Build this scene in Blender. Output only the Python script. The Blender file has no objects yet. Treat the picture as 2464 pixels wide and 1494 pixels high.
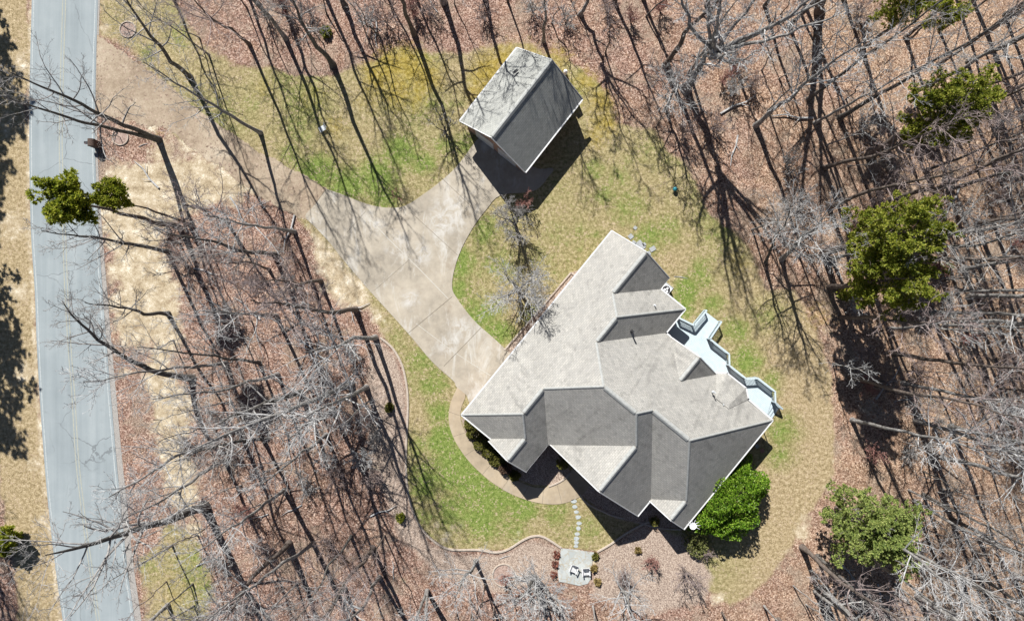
import bpy, math, random
import numpy as np
from mathutils import Vector

# ------------------------------------------------------------------ camera, sky, sun, exposure
SC = bpy.context.scene
COL = SC.collection
H = 64.0                       # drone height
S = 96.0 / 2464.0              # metres on the ground per unit of the 2464-wide plan
SUN_EL = math.radians(44.5)
SUN_AZ = math.radians(-21.0)   # from +Y towards +X

cam_d = bpy.data.cameras.new("camera")
cam_d.sensor_width = 36.0
cam_d.lens = 24.0
cam_d.clip_end = 2000
cam = bpy.data.objects.new("camera", cam_d)
cam.location = (0, 0, H)
COL.objects.link(cam)
SC.camera = cam

world = bpy.data.worlds.new("World")
SC.world = world
world.use_nodes = True
wn = world.node_tree
bg = wn.nodes["Background"]
sky = wn.nodes.new("ShaderNodeTexSky")
sky.sky_type = 'NISHITA'
sky.sun_disc = False
sky.sun_elevation = SUN_EL
sky.sun_rotation = SUN_AZ
sky.air_density = 0.6
sky.dust_density = 0.15
wn.links.new(sky.outputs[0], bg.inputs[0])
bg.inputs[1].default_value = 0.05

sun_d = bpy.data.lights.new("sun", 'SUN')
sun_d.energy = 5.0
sun_d.angle = math.radians(0.5)
sun_d.color = (1.0, 0.985, 0.95)
sun = bpy.data.objects.new("sun", sun_d)
sun_to = Vector((math.sin(SUN_AZ) * math.cos(SUN_EL), math.cos(SUN_AZ) * math.cos(SUN_EL), math.sin(SUN_EL)))
sun.rotation_euler = (-sun_to).to_track_quat('-Z', 'Y').to_euler()
sun.location = sun_to * 100
COL.objects.link(sun)

SC.view_settings.view_transform = 'Standard'
SC.view_settings.look = 'None'
SC.view_settings.exposure = 0.84
SC.view_settings.gamma = 1.0
SC.view_settings.use_curve_mapping = False
SC.cycles.max_bounces = 5
SC.cycles.transparent_max_bounces = 6

# ------------------------------------------------------------------ helpers
def P(px, py, z=0.0):
    k = S * (H - z) / H
    return Vector(((px - 1232) * k, (747 - py) * k, z))

def PV(px, py, z=0.0):
    return tuple(P(px, py, z))

def tag(o, label=None, cat=None, group=None, kind=None):
    if label: o['label'] = label
    if cat: o['category'] = cat
    if group: o['group'] = group
    if kind: o['kind'] = kind
    return o

def empty(name, loc=(0, 0, 0), rotz=0.0):
    o = bpy.data.objects.new(name, None)
    o.empty_display_size = 0.3
    o.location = loc
    o.rotation_euler = (0, 0, rotz)
    COL.objects.link(o)
    return o

def link(name, me, parent=None):
    o = bpy.data.objects.new(name, me)
    COL.objects.link(o)
    if parent is not None:
        o.parent = parent
    return o

def arr_mesh(name, V, Q=None, T=None, mats=(), smooth=False, mi=None):
    """mesh from numpy arrays of quads and triangles"""
    V = np.asarray(V, dtype=np.float32).reshape(-1, 3)
    Q = np.zeros((0, 4), np.int32) if Q is None else np.asarray(Q, np.int32).reshape(-1, 4)
    T = np.zeros((0, 3), np.int32) if T is None else np.asarray(T, np.int32).reshape(-1, 3)
    me = bpy.data.meshes.new(name)
    nq, nt = len(Q), len(T)
    me.vertices.add(len(V))
    me.vertices.foreach_set('co', V.ravel())
    me.loops.add(nq * 4 + nt * 3)
    me.loops.foreach_set('vertex_index', np.concatenate([Q.ravel(), T.ravel()]).astype(np.int32))
    me.polygons.add(nq + nt)
    st = np.concatenate([np.arange(nq) * 4, nq * 4 + np.arange(nt) * 3]).astype(np.int32)
    me.polygons.foreach_set('loop_start', st)
    me.polygons.foreach_set('use_smooth', np.full(nq + nt, bool(smooth)))
    for m in mats:
        me.materials.append(m)
    if mi is not None:
        me.polygons.foreach_set('material_index', np.asarray(mi, np.int32))
    me.update(calc_edges=True)
    me.validate()
    return me

class MB:
    """collects boxes, prisms and tubes into one mesh"""
    def __init__(s):
        s.v, s.f, s.m = [], [], []
    def face_verts(s, vs, fs, mi=0):
        b = len(s.v)
        s.v += [tuple(v) for v in vs]
        for f in fs:
            s.f.append([i + b for i in f]); s.m.append(mi)
    def box(s, c, size, rz=0.0, mi=0, taper=1.0, rx=0.0):
        hx, hy, hz = size[0] / 2, size[1] / 2, size[2] / 2
        vs = []
        for z, t in ((-hz, 1.0), (hz, taper)):
            for x, y in ((-hx, -hy), (hx, -hy), (hx, hy), (-hx, hy)):
                X, Y, Z = x * t, y * t, z
                if rx:
                    Y, Z = Y * math.cos(rx) - Z * math.sin(rx), Y * math.sin(rx) + Z * math.cos(rx)
                vs.append((c[0] + X * math.cos(rz) - Y * math.sin(rz), c[1] + X * math.sin(rz) + Y * math.cos(rz), c[2] + Z))
        s.face_verts(vs, [(3, 2, 1, 0), (4, 5, 6, 7), (0, 1, 5, 4), (1, 2, 6, 5), (2, 3, 7, 6), (3, 0, 4, 7)], mi)
    def beam(s, a, b, w, h, mi=0):
        """box from a to b, w wide (horizontal), h high, a/b at its centre line"""
        a, b = Vector(a), Vector(b)
        d = (b - a).normalized()
        side = d.cross(Vector((0, 0, 1)))
        side = side.normalized() if side.length > 1e-4 else Vector((1, 0, 0))
        up = side.cross(d).normalized()
        vs = []
        for p in (a, b):
            for i, j in ((-1, -1), (1, -1), (1, 1), (-1, 1)):
                vs.append(p + side * (i * w / 2) + up * (j * h / 2))
        s.face_verts(vs, [(0, 1, 2, 3), (7, 6, 5, 4), (0, 4, 5, 1), (1, 5, 6, 2), (2, 6, 7, 3), (3, 7, 4, 0)], mi)
    def prism(s, poly, z0, z1, mi=0, side_mi=None):
        """poly: list of (x, y)"""
        ar = sum(poly[i][0] * poly[(i + 1) % len(poly)][1] - poly[(i + 1) % len(poly)][0] * poly[i][1] for i in range(len(poly)))
        if ar < 0: poly = poly[::-1]
        n = len(poly)
        s.face_verts([(x, y, z1) for x, y in poly], [tuple(range(n))], mi)
        vs = [(x, y, z0) for x, y in poly] + [(x, y, z1) for x, y in poly]
        s.face_verts(vs, [(i, (i + 1) % n, n + (i + 1) % n, n + i) for i in range(n)], mi if side_mi is None else side_mi)
    def tube(s, pts, r, n=8, mi=0, cap=True):
        pts = [Vector(p) for p in pts]
        rs = r if isinstance(r, (list, tuple)) else [r] * len(pts)
        vs = []
        for i, p in enumerate(pts):
            d = (pts[min(i + 1, len(pts) - 1)] - pts[max(i - 1, 0)]).normalized()
            ref = Vector((0, 0, 1)) if abs(d.z) < 0.9 else Vector((1, 0, 0))
            a = d.cross(ref).normalized(); b = d.cross(a)
            for k in range(n):
                t = 2 * math.pi * k / n
                vs.append(p + (a * math.cos(t) + b * math.sin(t)) * rs[i])
        fs = []
        for i in range(len(pts) - 1):
            for k in range(n):
                fs.append((i * n + k, i * n + (k + 1) % n, (i + 1) * n + (k + 1) % n, (i + 1) * n + k))
        if cap:
            fs.append(tuple(range(n))); fs.append(tuple(range((len(pts) - 1) * n, len(pts) * n))[::-1])
        s.face_verts(vs, fs, mi)
    def lathe(s, c, prof, n=20, mi=0):
        vs = []
        for r, z in prof:
            for k in range(n):
                t = 2 * math.pi * k / n
                vs.append((c[0] + r * math.cos(t), c[1] + r * math.sin(t), c[2] + z))
        fs = []
        for i in range(len(prof) - 1):
            for k in range(n):
                fs.append((i * n + k, i * n + (k + 1) % n, (i + 1) * n + (k + 1) % n, (i + 1) * n + k))
        fs.append(tuple(range(n))[::-1]); fs.append(tuple(range((len(prof) - 1) * n, len(prof) * n)))
        s.face_verts(vs, fs, mi)
    def build(s, name, mats, parent=None, smooth=False):
        me = bpy.data.meshes.new(name)
        me.from_pydata(s.v, [], s.f)
        for m in (mats if isinstance(mats, (list, tuple)) else [mats]):
            me.materials.append(m)
        me.polygons.foreach_set('material_index', s.m)
        if smooth:
            me.polygons.foreach_set('use_smooth', [True] * len(s.f))
        me.update(calc_edges=True)
        return link(name, me, parent)

# ------------------------------------------------------------------ materials
class NT:
    def __init__(s, name, rough=0.85):
        s.mat = bpy.data.materials.new(name)
        s.mat.use_nodes = True
        s.t = s.mat.node_tree
        s.b = s.t.nodes["Principled BSDF"]
        s.b.inputs["Roughness"].default_value = rough
        s.b.inputs["Specular IOR Level"].default_value = 0.25
        s.pos = s.n("ShaderNodeNewGeometry").outputs["Position"]
    def n(s, kind, **kw):
        nd = s.t.nodes.new(kind)
        for k, v in kw.items(): setattr(nd, k, v)
        return nd
    def set(s, sock, v):
        if isinstance(v, bpy.types.NodeSocket): s.t.links.new(v, sock)
        elif isinstance(v, (tuple, list)) and len(v) == 3 and len(sock.default_value) == 4: sock.default_value = (*v, 1)
        else: sock.default_value = v
    def noise(s, scale, detail=4, rough=0.55, vec=None, dist=0.0):
        nd = s.n("ShaderNodeTexNoise")
        s.set(nd.inputs["Vector"], s.pos if vec is None else vec)
        nd.inputs["Scale"].default_value = scale
        nd.inputs["Detail"].default_value = detail
        nd.inputs["Roughness"].default_value = rough
        nd.inputs["Distortion"].default_value = dist
        return nd.outputs["Fac"]
    def voro(s, scale, feature='F1', out='Color', vec=None, rand=1.0):
        nd = s.n("ShaderNodeTexVoronoi", feature=feature)
        s.set(nd.inputs["Vector"], s.pos if vec is None else vec)
        nd.inputs["Scale"].default_value = scale
        nd.inputs["Randomness"].default_value = rand
        return nd.outputs[out]
    def ramp(s, fac, stops, interp='LINEAR'):
        nd = s.n("ShaderNodeValToRGB")
        nd.color_ramp.interpolation = interp
        el = nd.color_ramp.elements
        while len(el) < len(stops): el.new(0.5)
        for e, (p, c) in zip(el, stops):
            e.position = p
            e.color = (*c, 1) if isinstance(c, (tuple, list)) else (c, c, c, 1)
        s.set(nd.inputs[0], fac)
        return nd.outputs[0]
    def math(s, op, a, b=None, clamp=False):
        nd = s.n("ShaderNodeMath", operation=op)
        nd.use_clamp = clamp
        s.set(nd.inputs[0], a)
        if b is not None: s.set(nd.inputs[1], b)
        return nd.outputs[0]
    def mix(s, fac, a, b, blend='MIX'):
        nd = s.n("ShaderNodeMix", data_type='RGBA', blend_type=blend)
        s.set(nd.inputs["Factor"], fac); s.set(nd.inputs["A"], a) if False else None
        s.set(nd.inputs[6], a); s.set(nd.inputs[7], b)
        return nd.outputs[2]
    def sep(s, col):
        nd = s.n("ShaderNodeSeparateColor")
        s.set(nd.inputs[0], col)
        return nd.outputs
    def attr(s, name):
        return s.n("ShaderNodeAttribute", attribute_name=name).outputs["Color"]
    def island(s):
        return s.n("ShaderNodeNewGeometry").outputs["Random Per Island"]
    def bump(s, h, strength=0.4, dist=0.05):
        nd = s.n("ShaderNodeBump")
        nd.inputs["Strength"].default_value = strength
        nd.inputs["Distance"].default_value = dist
        s.set(nd.inputs["Height"], h)
        s.t.links.new(nd.outputs[0], s.b.inputs["Normal"])
    def out(s, col):
        s.set(s.b.inputs["Base Color"], col)
        return s.mat

def speckled(name, a, b, scale=6.0, rough=0.85, c=None, bump=0.0):
    m = NT(name, rough)
    f = m.noise(scale, 5, 0.65)
    stops = [(0.3, a), (0.7, b)] if c is None else [(0.28, a), (0.5, b), (0.72, c)]
    if bump: m.bump(f, bump)
    return m.out(m.ramp(f, stops))

def make_ground_mat():
    m = NT("ground_cover", 0.95)
    c1 = m.sep(m.attr("cover_a")); c2 = m.sep(m.attr("cover_b"))
    edge = m.math('SUBTRACT', m.noise(2.2, 6, 0.7), 0.5)
    edge2 = m.math('SUBTRACT', m.noise(0.9, 6, 0.75), 0.5)
    def sharp(x, amp=0.9, gain=4.0, e=None):
        y = m.math('ADD', x, m.math('MULTIPLY', e or edge, amp))
        y = m.math('ADD', m.math('MULTIPLY', m.math('SUBTRACT', y, 0.5), gain), 0.5, clamp=True)
        return y
    # leaf litter: one tint per fallen leaf
    leaf = m.sep(m.voro(11.5))[0]
    leaf2 = m.sep(m.voro(21.0))[1]
    lv = m.math('ADD', m.math('MULTIPLY', leaf, 0.6), m.math('MULTIPLY', leaf2, 0.4))
    pink = m.ramp(lv, [(0.14, (0.046, 0.026, 0.019)), (0.36, (0.155, 0.084, 0.060)), (0.6, (0.275, 0.168, 0.127)), (0.9, (0.53, 0.41, 0.335))])
    tan = m.ramp(lv, [(0.14, (0.066, 0.038, 0.023)), (0.36, (0.20, 0.118, 0.074)), (0.6, (0.335, 0.218, 0.146)), (0.9, (0.58, 0.45, 0.335))])
    hue = m.math('ADD', c2[2], m.math('MULTIPLY', m.math('SUBTRACT', m.noise(0.22, 6, 0.7, dist=0.6), 0.5), 2.4), clamp=True)
    litter = m.mix(hue, tan, pink)
    patch = m.ramp(m.noise(0.55, 7, 0.72), [(0.32, (0.66, 0.64, 0.63)), (0.5, (1.0, 1.0, 1.0)), (0.68, (1.2, 1.2, 1.16))])
    litter = m.mix(1.0, litter, patch, 'MULTIPLY')
    soilc = m.ramp(m.math('ADD', m.math('MULTIPLY', m.noise(6.0, 5, 0.8), 0.6), m.math('MULTIPLY', leaf2, 0.4)), [(0.3, (0.09, 0.062, 0.045)), (0.52, (0.25, 0.19, 0.14)), (0.75, (0.44, 0.36, 0.28))])
    litter = m.mix(m.math('MULTIPLY', m.ramp(m.noise(0.28, 8, 0.76, dist=0.5), [(0.50, 0.0), (0.62, 1.0)]), 0.75), litter, soilc)
    litter = m.mix(m.math('MULTIPLY', m.ramp(m.noise(0.75, 6, 0.8), [(0.54, 0.0), (0.66, 1.0)]), 0.55), litter, m.mix(1.0, litter, (0.55, 0.45, 0.38), 'MULTIPLY'))
    # grass
    gn = m.noise(3.2, 7, 0.8)
    blade = m.noise(16.0, 3, 0.8)
    straw = m.ramp(m.math('ADD', m.math('MULTIPLY', gn, 0.5), m.math('MULTIPLY', blade, 0.5)),
                   [(0.40, (0.085, 0.066, 0.026)), (0.47, (0.22, 0.165, 0.086)), (0.535, (0.36, 0.278, 0.165)), (0.62, (0.60, 0.51, 0.35))])
    olive = m.ramp(m.math('ADD', m.math('MULTIPLY', gn, 0.5), m.math('MULTIPLY', blade, 0.5)),
                   [(0.40, (0.050, 0.050, 0.014)), (0.47, (0.145, 0.138, 0.045)), (0.535, (0.265, 0.238, 0.098)), (0.62, (0.48, 0.43, 0.25))])
    green = m.ramp(m.math('ADD', m.math('MULTIPLY', gn, 0.4), m.math('MULTIPLY', blade, 0.6)),
                   [(0.39, (0.026, 0.050, 0.008)), (0.47, (0.080, 0.132, 0.018)), (0.54, (0.165, 0.225, 0.042)), (0.63, (0.36, 0.38, 0.16))])
    moss = m.ramp(m.math('ADD', m.math('MULTIPLY', gn, 0.6), m.math('MULTIPLY', blade, 0.4)), [(0.40, (0.09, 0.064, 0.010)), (0.5, (0.26, 0.19, 0.028)), (0.62, (0.44, 0.36, 0.13))])
    g = sharp(c1[1], 1.9, 2.0, m.math('ADD', m.math('MULTIPLY', edge, 0.6), m.math('MULTIPLY', edge2, 0.6)))
    grass = m.mix(m.math('MULTIPLY', m.math('SUBTRACT', c1[1], 0.0), 2.2, clamp=True), straw, olive)
    grass = m.mix(m.math('SUBTRACT', m.math('MULTIPLY', g, 1.0), 0.15, clamp=True), grass, green)
    # scattered leaves on the grass
    fleck = m.math('GREATER_THAN', m.sep(m.voro(9.0))[2], 0.84)
    fl_d = m.math('GREATER_THAN', m.noise(0.8, 4, 0.7), 0.50)
    grass = m.mix(m.math('MULTIPLY', m.math('MULTIPLY', fleck, fl_d), 0.6), grass, m.mix(0.35, tan, (0.5, 0.43, 0.3)))
    col = m.mix(sharp(c1[0], 1.0, 3.0, edge2), litter, grass)
    col = m.mix(m.math('MULTIPLY', sharp(c1[2], 1.6, 1.6), 0.9), col, moss)
    # mulch and thin soil
    mul = m.ramp(m.math('ADD', m.math('MULTIPLY', m.noise(9.0, 5, 0.8), 0.6), m.math('MULTIPLY', leaf2, 0.4)),
                 [(0.28, (0.10, 0.068, 0.054)), (0.48, (0.28, 0.21, 0.165)), (0.70, (0.50, 0.41, 0.335))])
    col = m.mix(sharp(c2[1], 0.9, 2.5, edge2), col, mul)
    # pale dry sand and straw-coloured dirt
    sandc = m.ramp(m.math('ADD', m.math('MULTIPLY', m.noise(0.9, 8, 0.8), 0.65), m.math('MULTIPLY', m.noise(14.0, 3, 0.7), 0.35)),
                   [(0.38, (0.15, 0.11, 0.066)), (0.46, (0.32, 0.25, 0.16)), (0.54, (0.45, 0.375, 0.265)), (0.62, (0.70, 0.645, 0.54))])
    col = m.mix(sharp(c2[0], 2.2, 2.4, m.math('ADD', m.math('MULTIPLY', edge, 0.5), m.math('MULTIPLY', edge2, 0.5))), col, sandc)
    h = m.math('ADD', m.math('MULTIPLY', lv, 0.6), m.math('MULTIPLY', gn, 0.8))
    m.bump(h, 0.55, 0.06)
    return m.out(col)

def make_asphalt():
    m = NT("asphalt", 0.9)
    big = m.noise(0.25, 4, 0.6)
    mp = m.n("ShaderNodeMapping"); m.t.links.new(m.pos, mp.inputs[0])
    mp.inputs["Scale"].default_value = (1.6, 0.05, 1)
    streak = m.noise(1.0, 4, 0.6, vec=mp.outputs[0])
    fine = m.noise(30, 3, 0.8)
    f = m.math('ADD', m.math('ADD', m.math('MULTIPLY', big, 0.35), m.math('MULTIPLY', streak, 0.35)), m.math('MULTIPLY', fine, 0.3))
    wv = m.n("ShaderNodeVectorMath", operation='ADD'); m.t.links.new(m.pos, wv.inputs[0])
    nz = m.n("ShaderNodeTexNoise"); nz.inputs["Scale"].default_value = 0.7; nz.inputs["Detail"].default_value = 5; m.t.links.new(m.pos, nz.inputs["Vector"]); m.t.links.new(nz.outputs["Color"], wv.inputs[1])
    crack = m.math('LESS_THAN', m.voro(0.22, 'DISTANCE_TO_EDGE', 'Distance', vec=wv.outputs[0]), 0.006)
    crack = m.math('MULTIPLY', crack, m.ramp(m.noise(0.12, 3), [(0.48, 0.0), (0.56, 0.55)]))
    spot = m.ramp(m.noise(0.9, 6, 0.7), [(0.60, 0.0), (0.72, 0.28)])
    acol = m.ramp(f, [(0.35, (0.185, 0.210, 0.220)), (0.5, (0.234, 0.262, 0.271)), (0.65, (0.288, 0.314, 0.320))])
    return m.out(m.mix(spot, m.mix(crack, acol, (0.09, 0.095, 0.10)), (0.15, 0.16, 0.165)))

def make_concrete(name="concrete", dirt=1.0, base=(0.325, 0.285, 0.228), stains=()):
    m = NT(name, 0.9)
    big = m.noise(0.22, 5, 0.62)
    mid = m.noise(1.3, 6, 0.7)
    fine = m.noise(22, 4, 0.8)
    f = m.math('ADD', m.math('ADD', m.math('MULTIPLY', big, 0.5), m.math('MULTIPLY', mid, 0.3)), m.math('MULTIPLY', fine, 0.2))
    d = tuple(c * 0.62 for c in base); l = tuple(min(0.8, c * 1.32) for c in base)
    c = m.ramp(f, [(0.34, d), (0.5, base), (0.66, l)])
    if dirt > 0:
        mp = m.n("ShaderNodeMapping"); m.t.links.new(m.pos, mp.inputs[0])
        mp.inputs["Rotation"].default_value = (0, 0, math.radians(-45)); mp.inputs["Scale"].default_value = (1, 0.35, 1)
        st = m.noise(0.55, 7, 0.75, vec=mp.outputs[0], dist=0.6)
        c = m.mix(m.math('MULTIPLY', m.ramp(st, [(0.53, 0.0), (0.68, 1.0)]), 0.75 * dirt), c, (0.50, 0.485, 0.45))
        st2 = m.noise(0.4, 6, 0.7)
        c = m.mix(m.math('MULTIPLY', m.ramp(st2, [(0.56, 0.0), (0.72, 1.0)]), 0.5 * dirt), c, (0.175, 0.13, 0.085))
    for x, y, r in stains:
        vm = m.n("ShaderNodeVectorMath", operation='DISTANCE'); m.t.links.new(m.pos, vm.inputs[0])
        vm.inputs[1].default_value = (P(x, y).x, P(x, y).y, .06)
        k = m.math('SUBTRACT', 1.0, m.math('DIVIDE', vm.outputs[1 if False else "Value"], r), clamp=True)
        k = m.math('MULTIPLY', k, m.ramp(m.noise(1.1, 7, 0.78, dist=.8), [(0.44, 0.0), (0.60, 1.0)]))
        c = m.mix(m.math('MULTIPLY', k, 0.95, clamp=True), c, (0.48, 0.465, 0.44))
    return m.out(c)

def make_shingles(name, base):
    m = NT(name, 0.92)
    uv = m.n("ShaderNodeUVMap").outputs[0]
    br = m.n("ShaderNodeTexBrick")
    m.t.links.new(uv, br.inputs["Vector"])
    br.inputs["Scale"].default_value = 1.0
    br.inputs["Brick Width"].default_value = 0.33
    br.inputs["Row Height"].default_value = 0.19
    br.inputs["Mortar Size"].default_value = 0.016
    br.inputs["Mortar Smooth"].default_value = 0.3
    br.inputs["Bias"].default_value = 0.0
    b = base
    br.inputs["Color1"].default_value = (b[0] * 0.9, b[1] * 0.9, b[2] * 0.91, 1)
    br.inputs["Color2"].default_value = (b[0] * 1.09, b[1] * 1.08, b[2] * 1.07, 1)
    br.inputs["Mortar"].default_value = (b[0] * 0.68, b[1] * 0.68, b[2] * 0.68, 1)
    tabs = m.sep(m.voro(3.6))[0]
    blot = m.ramp(tabs, [(0.0, 0.86), (0.22, 0.99), (0.8, 1.01), (1.0, 1.05)])
    wx = m.ramp(m.noise(0.35, 5, 0.6), [(0.3, 0.9), (0.7, 1.08)])
    grit = m.ramp(m.noise(40, 2, 0.8), [(0.3, 0.88), (0.7, 1.12)])
    c = m.mix(1.0, br.outputs["Color"], blot, 'MULTIPLY')
    mp = m.n("ShaderNodeMapping"); m.t.links.new(uv, mp.inputs[0]); mp.inputs["Scale"].default_value = (1.5, 0.28, 1)
    st = m.ramp(m.noise(1.0, 5, 0.65, vec=mp.outputs[0]), [(0.5, 1.0), (0.66, 0.74)])
    c = m.mix(m.ramp(m.noise(0.16, 3, 0.5), [(0.46, 0.0), (0.58, 1.0)]), c, m.mix(1.0, c, st, 'MULTIPLY'))
    c = m.mix(1.0, c, wx, 'MULTIPLY'); c = m.mix(1.0, c, grit, 'MULTIPLY')
    sep = m.n("ShaderNodeSeparateXYZ"); m.t.links.new(uv, sep.inputs[0])
    saw = m.math('FRACT', m.math('DIVIDE', sep.outputs[1], 0.19))
    m.bump(m.math('SUBTRACT', 1.0, saw), 0.25, 0.01)
    return m.out(c)

def make_brick(name):
    m = NT(name, 0.9)
    br = m.n("ShaderNodeTexBrick")
    # brick courses run with height on the walls
    uv = m.n("ShaderNodeUVMap").outputs[0]
    m.t.links.new(uv, br.inputs["Vector"])
    br.inputs["Scale"].default_value = 1.0
    br.inputs["Brick Width"].default_value = 0.22
    br.inputs["Row Height"].default_value = 0.075
    br.inputs["Mortar Size"].default_value = 0.008
    br.inputs["Color1"].default_value = (0.30, 0.14, 0.095, 1)
    br.inputs["Color2"].default_value = (0.38, 0.20, 0.14, 1)
    br.inputs["Mortar"].default_value = (0.42, 0.38, 0.33, 1)
    return m.out(m.mix(1.0, br.outputs["Color"], m.ramp(m.noise(4, 4), [(0.3, 0.85), (0.7, 1.1)]), 'MULTIPLY'))

def make_bark(name, a, b, c, sc=5.0):
    m = NT(name, 0.95)
    mp = m.n("ShaderNodeMapping"); m.t.links.new(m.pos, mp.inputs[0])
    mp.inputs["Scale"].default_value = (1, 1, 0.35)
    f = m.noise(sc, 5, 0.7, vec=mp.outputs[0])
    m.bump(m.noise(14, 4, 0.7, vec=mp.outputs[0]), 0.7, 0.05)
    return m.out(m.ramp(f, [(0.3, a), (0.5, b), (0.7, c)]))

def make_leaf(name, stops, trans=0.3, rough=0.55):
    m = NT(name, rough)
    r = m.island()
    c = m.ramp(m.math('ADD', m.math('MULTIPLY', r, 0.75), m.math('MULTIPLY', m.noise(0.9, 3), 0.25)), stops)
    m.set(m.b.inputs["Base Color"], c)
    tr = m.n("ShaderNodeBsdfTranslucent"); m.set(tr.inputs[0], c)
    mx = m.n("ShaderNodeMixShader"); mx.inputs[0].default_value = trans
    m.t.links.new(m.b.outputs[0], mx.inputs[1]); m.t.links.new(tr.outputs[0], mx.inputs[2])
    outn = m.t.nodes["Material Output"]
    m.t.links.new(mx.outputs[0], outn.inputs[0])
    return m.mat

M = {}
M['ground'] = make_ground_mat()
M['asphalt'] = make_asphalt()
M['concrete'] = make_concrete(stains=((1085, 505, 2.4), (1060, 540, 1.6), (1012, 612, 1.4), (955, 590, 1.5), (905, 545, 1.2), (1110, 790, 1.5), (1075, 830, 1.3), (985, 720, 1.3)))
M['walk'] = make_concrete("walk_concrete", 0.25, (0.325, 0.262, 0.185))
def make_gravel():
    m = NT("packed_gravel", 0.95)
    f = m.math('ADD', m.math('ADD', m.math('MULTIPLY', m.noise(0.3, 6, .65), .45), m.math('MULTIPLY', m.noise(2.5, 6, .75), .3)), m.math('MULTIPLY', m.noise(18, 3, .8), .25))
    c = m.ramp(f, [(0.38, (0.17, 0.125, 0.088)), (0.48, (0.27, 0.21, 0.15)), (0.56, (0.35, 0.285, 0.21)), (0.66, (0.47, 0.41, 0.32))])
    fleck = m.math('MULTIPLY', m.math('GREATER_THAN', m.sep(m.voro(8.0))[2], 0.74), m.ramp(m.noise(0.5, 6, .75), [(0.40, 0.0), (0.58, 1.0)]))
    return m.out(m.mix(m.math('MULTIPLY', fleck, .8), c, m.ramp(m.sep(m.voro(8.0))[0], [(0.1, (0.10, 0.06, 0.045)), (0.9, (0.42, 0.32, 0.25))])))
M['gravel'] = make_gravel()
M['joint'] = speckled("joint_fill", (0.10, 0.085, 0.065), (0.20, 0.165, 0.125), 8)
M['pale_joint'] = speckled("worn_joint", (0.36, 0.335, 0.29), (0.46, 0.44, 0.39), 6)
M['line_white'] = speckled("worn_white_paint", (0.23, 0.26, 0.265), (0.42, 0.44, 0.435), 9)
M['line_yellow'] = speckled("worn_yellow_paint", (0.245, 0.262, 0.245), (0.36, 0.345, 0.265), 7)
M['shoulder'] = speckled("shoulder_gravel", (0.10, 0.095, 0.09), (0.27, 0.25, 0.23), 16, c=(0.45, 0.42, 0.38))
M['shingle'] = make_shingles("shingles", (0.308, 0.297, 0.272))
M['shingle_garage'] = make_shingles("garage_shingles", (0.285, 0.288, 0.268))
M['ridge'] = speckled("ridge_cap", (0.24, 0.245, 0.235), (0.36, 0.36, 0.342), 5)
M['brick'] = make_brick("brick")
M['white'] = speckled("white_trim", (0.48, 0.48, 0.48), (0.58, 0.575, 0.57), 3, rough=0.5)
M['white_metal'] = speckled("white_metal", (0.68, 0.69, 0.71), (0.78, 0.78, 0.78), 4, rough=0.4)
M['dark'] = speckled("dark_metal", (0.018, 0.018, 0.02), (0.05, 0.05, 0.055), 9, rough=0.5)
M['glass'] = speckled("window_glass", (0.02, 0.03, 0.04), (0.05, 0.06, 0.08), 1.5, rough=0.08)
M['edging'] = speckled("edging_concrete", (0.28, 0.225, 0.18), (0.44, 0.38, 0.32), 7)
M['flag'] = speckled("flagstone", (0.26, 0.285, 0.285), (0.42, 0.44, 0.43), 5)
M['paver'] = speckled("grey_paver", (0.22, 0.235, 0.24), (0.34, 0.35, 0.355), 8)
M['teal'] = speckled("teal_glaze", (0.012, 0.10, 0.13), (0.03, 0.20, 0.24), 4, rough=0.18)
M['red_metal'] = speckled("red_metal", (0.35, 0.03, 0.03), (0.45, 0.05, 0.04), 4, rough=0.4)
M['grey_plastic'] = speckled("weathered_plastic", (0.40, 0.43, 0.45), (0.60, 0.62, 0.63), 5)
M['wood'] = speckled("weathered_wood", (0.10, 0.07, 0.05), (0.22, 0.16, 0.12), 6)

def make_deck():
    m = NT("deck_paint", 0.55)
    mp = m.n("ShaderNodeMapping", vector_type='POINT'); m.t.links.new(m.pos, mp.inputs[0])
    mp.inputs["Rotation"].default_value = (0, 0, math.radians(39.3))
    sx = m.n("ShaderNodeSeparateXYZ"); m.t.links.new(mp.outputs[0], sx.inputs[0])
    fr = m.math('FRACT', m.math('DIVIDE', sx.outputs[1], 0.15))
    gap = m.math('LESS_THAN', fr, 0.09)
    c = m.ramp(m.noise(2.0, 5, 0.7), [(0.3, (0.40, 0.475, 0.505)), (0.7, (0.475, 0.54, 0.56))])
    return m.out(m.mix(gap, c, (0.15, 0.185, 0.21)))
M['deck'] = make_deck()

def make_patio():
    m = NT("flagstone_paving", 0.85)
    wv = m.n("ShaderNodeVectorMath", operation='ADD'); m.t.links.new(m.pos, wv.inputs[0]); nz = m.n("ShaderNodeTexNoise"); nz.inputs["Scale"].default_value = 1.6; m.t.links.new(m.pos, nz.inputs["Vector"]); m.t.links.new(nz.outputs["Color"], wv.inputs[1])
    d = m.voro(1.9, 'DISTANCE_TO_EDGE', 'Distance', vec=wv.outputs[0])
    c = m.mix(m.math('MULTIPLY', m.sep(m.voro(1.9, vec=wv.outputs[0]))[0], 0.8), (0.36, 0.38, 0.37), (0.24, 0.255, 0.25))
    c = m.mix(m.math('MULTIPLY', m.noise(9, 4, 0.7), 0.5), c, (0.42, 0.43, 0.41))
    joint = m.math('MULTIPLY', m.math('LESS_THAN', d, 0.06), m.ramp(m.noise(1.4, 4), [(0.38, 0.1), (0.55, 1.0)]))
    return m.out(m.mix(m.math('MULTIPLY', joint, 0.85), c, m.mix(m.noise(1.2, 3), (0.20, 0.155, 0.085), (0.40, 0.37, 0.32))))
M['patio'] = make_patio()

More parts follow.
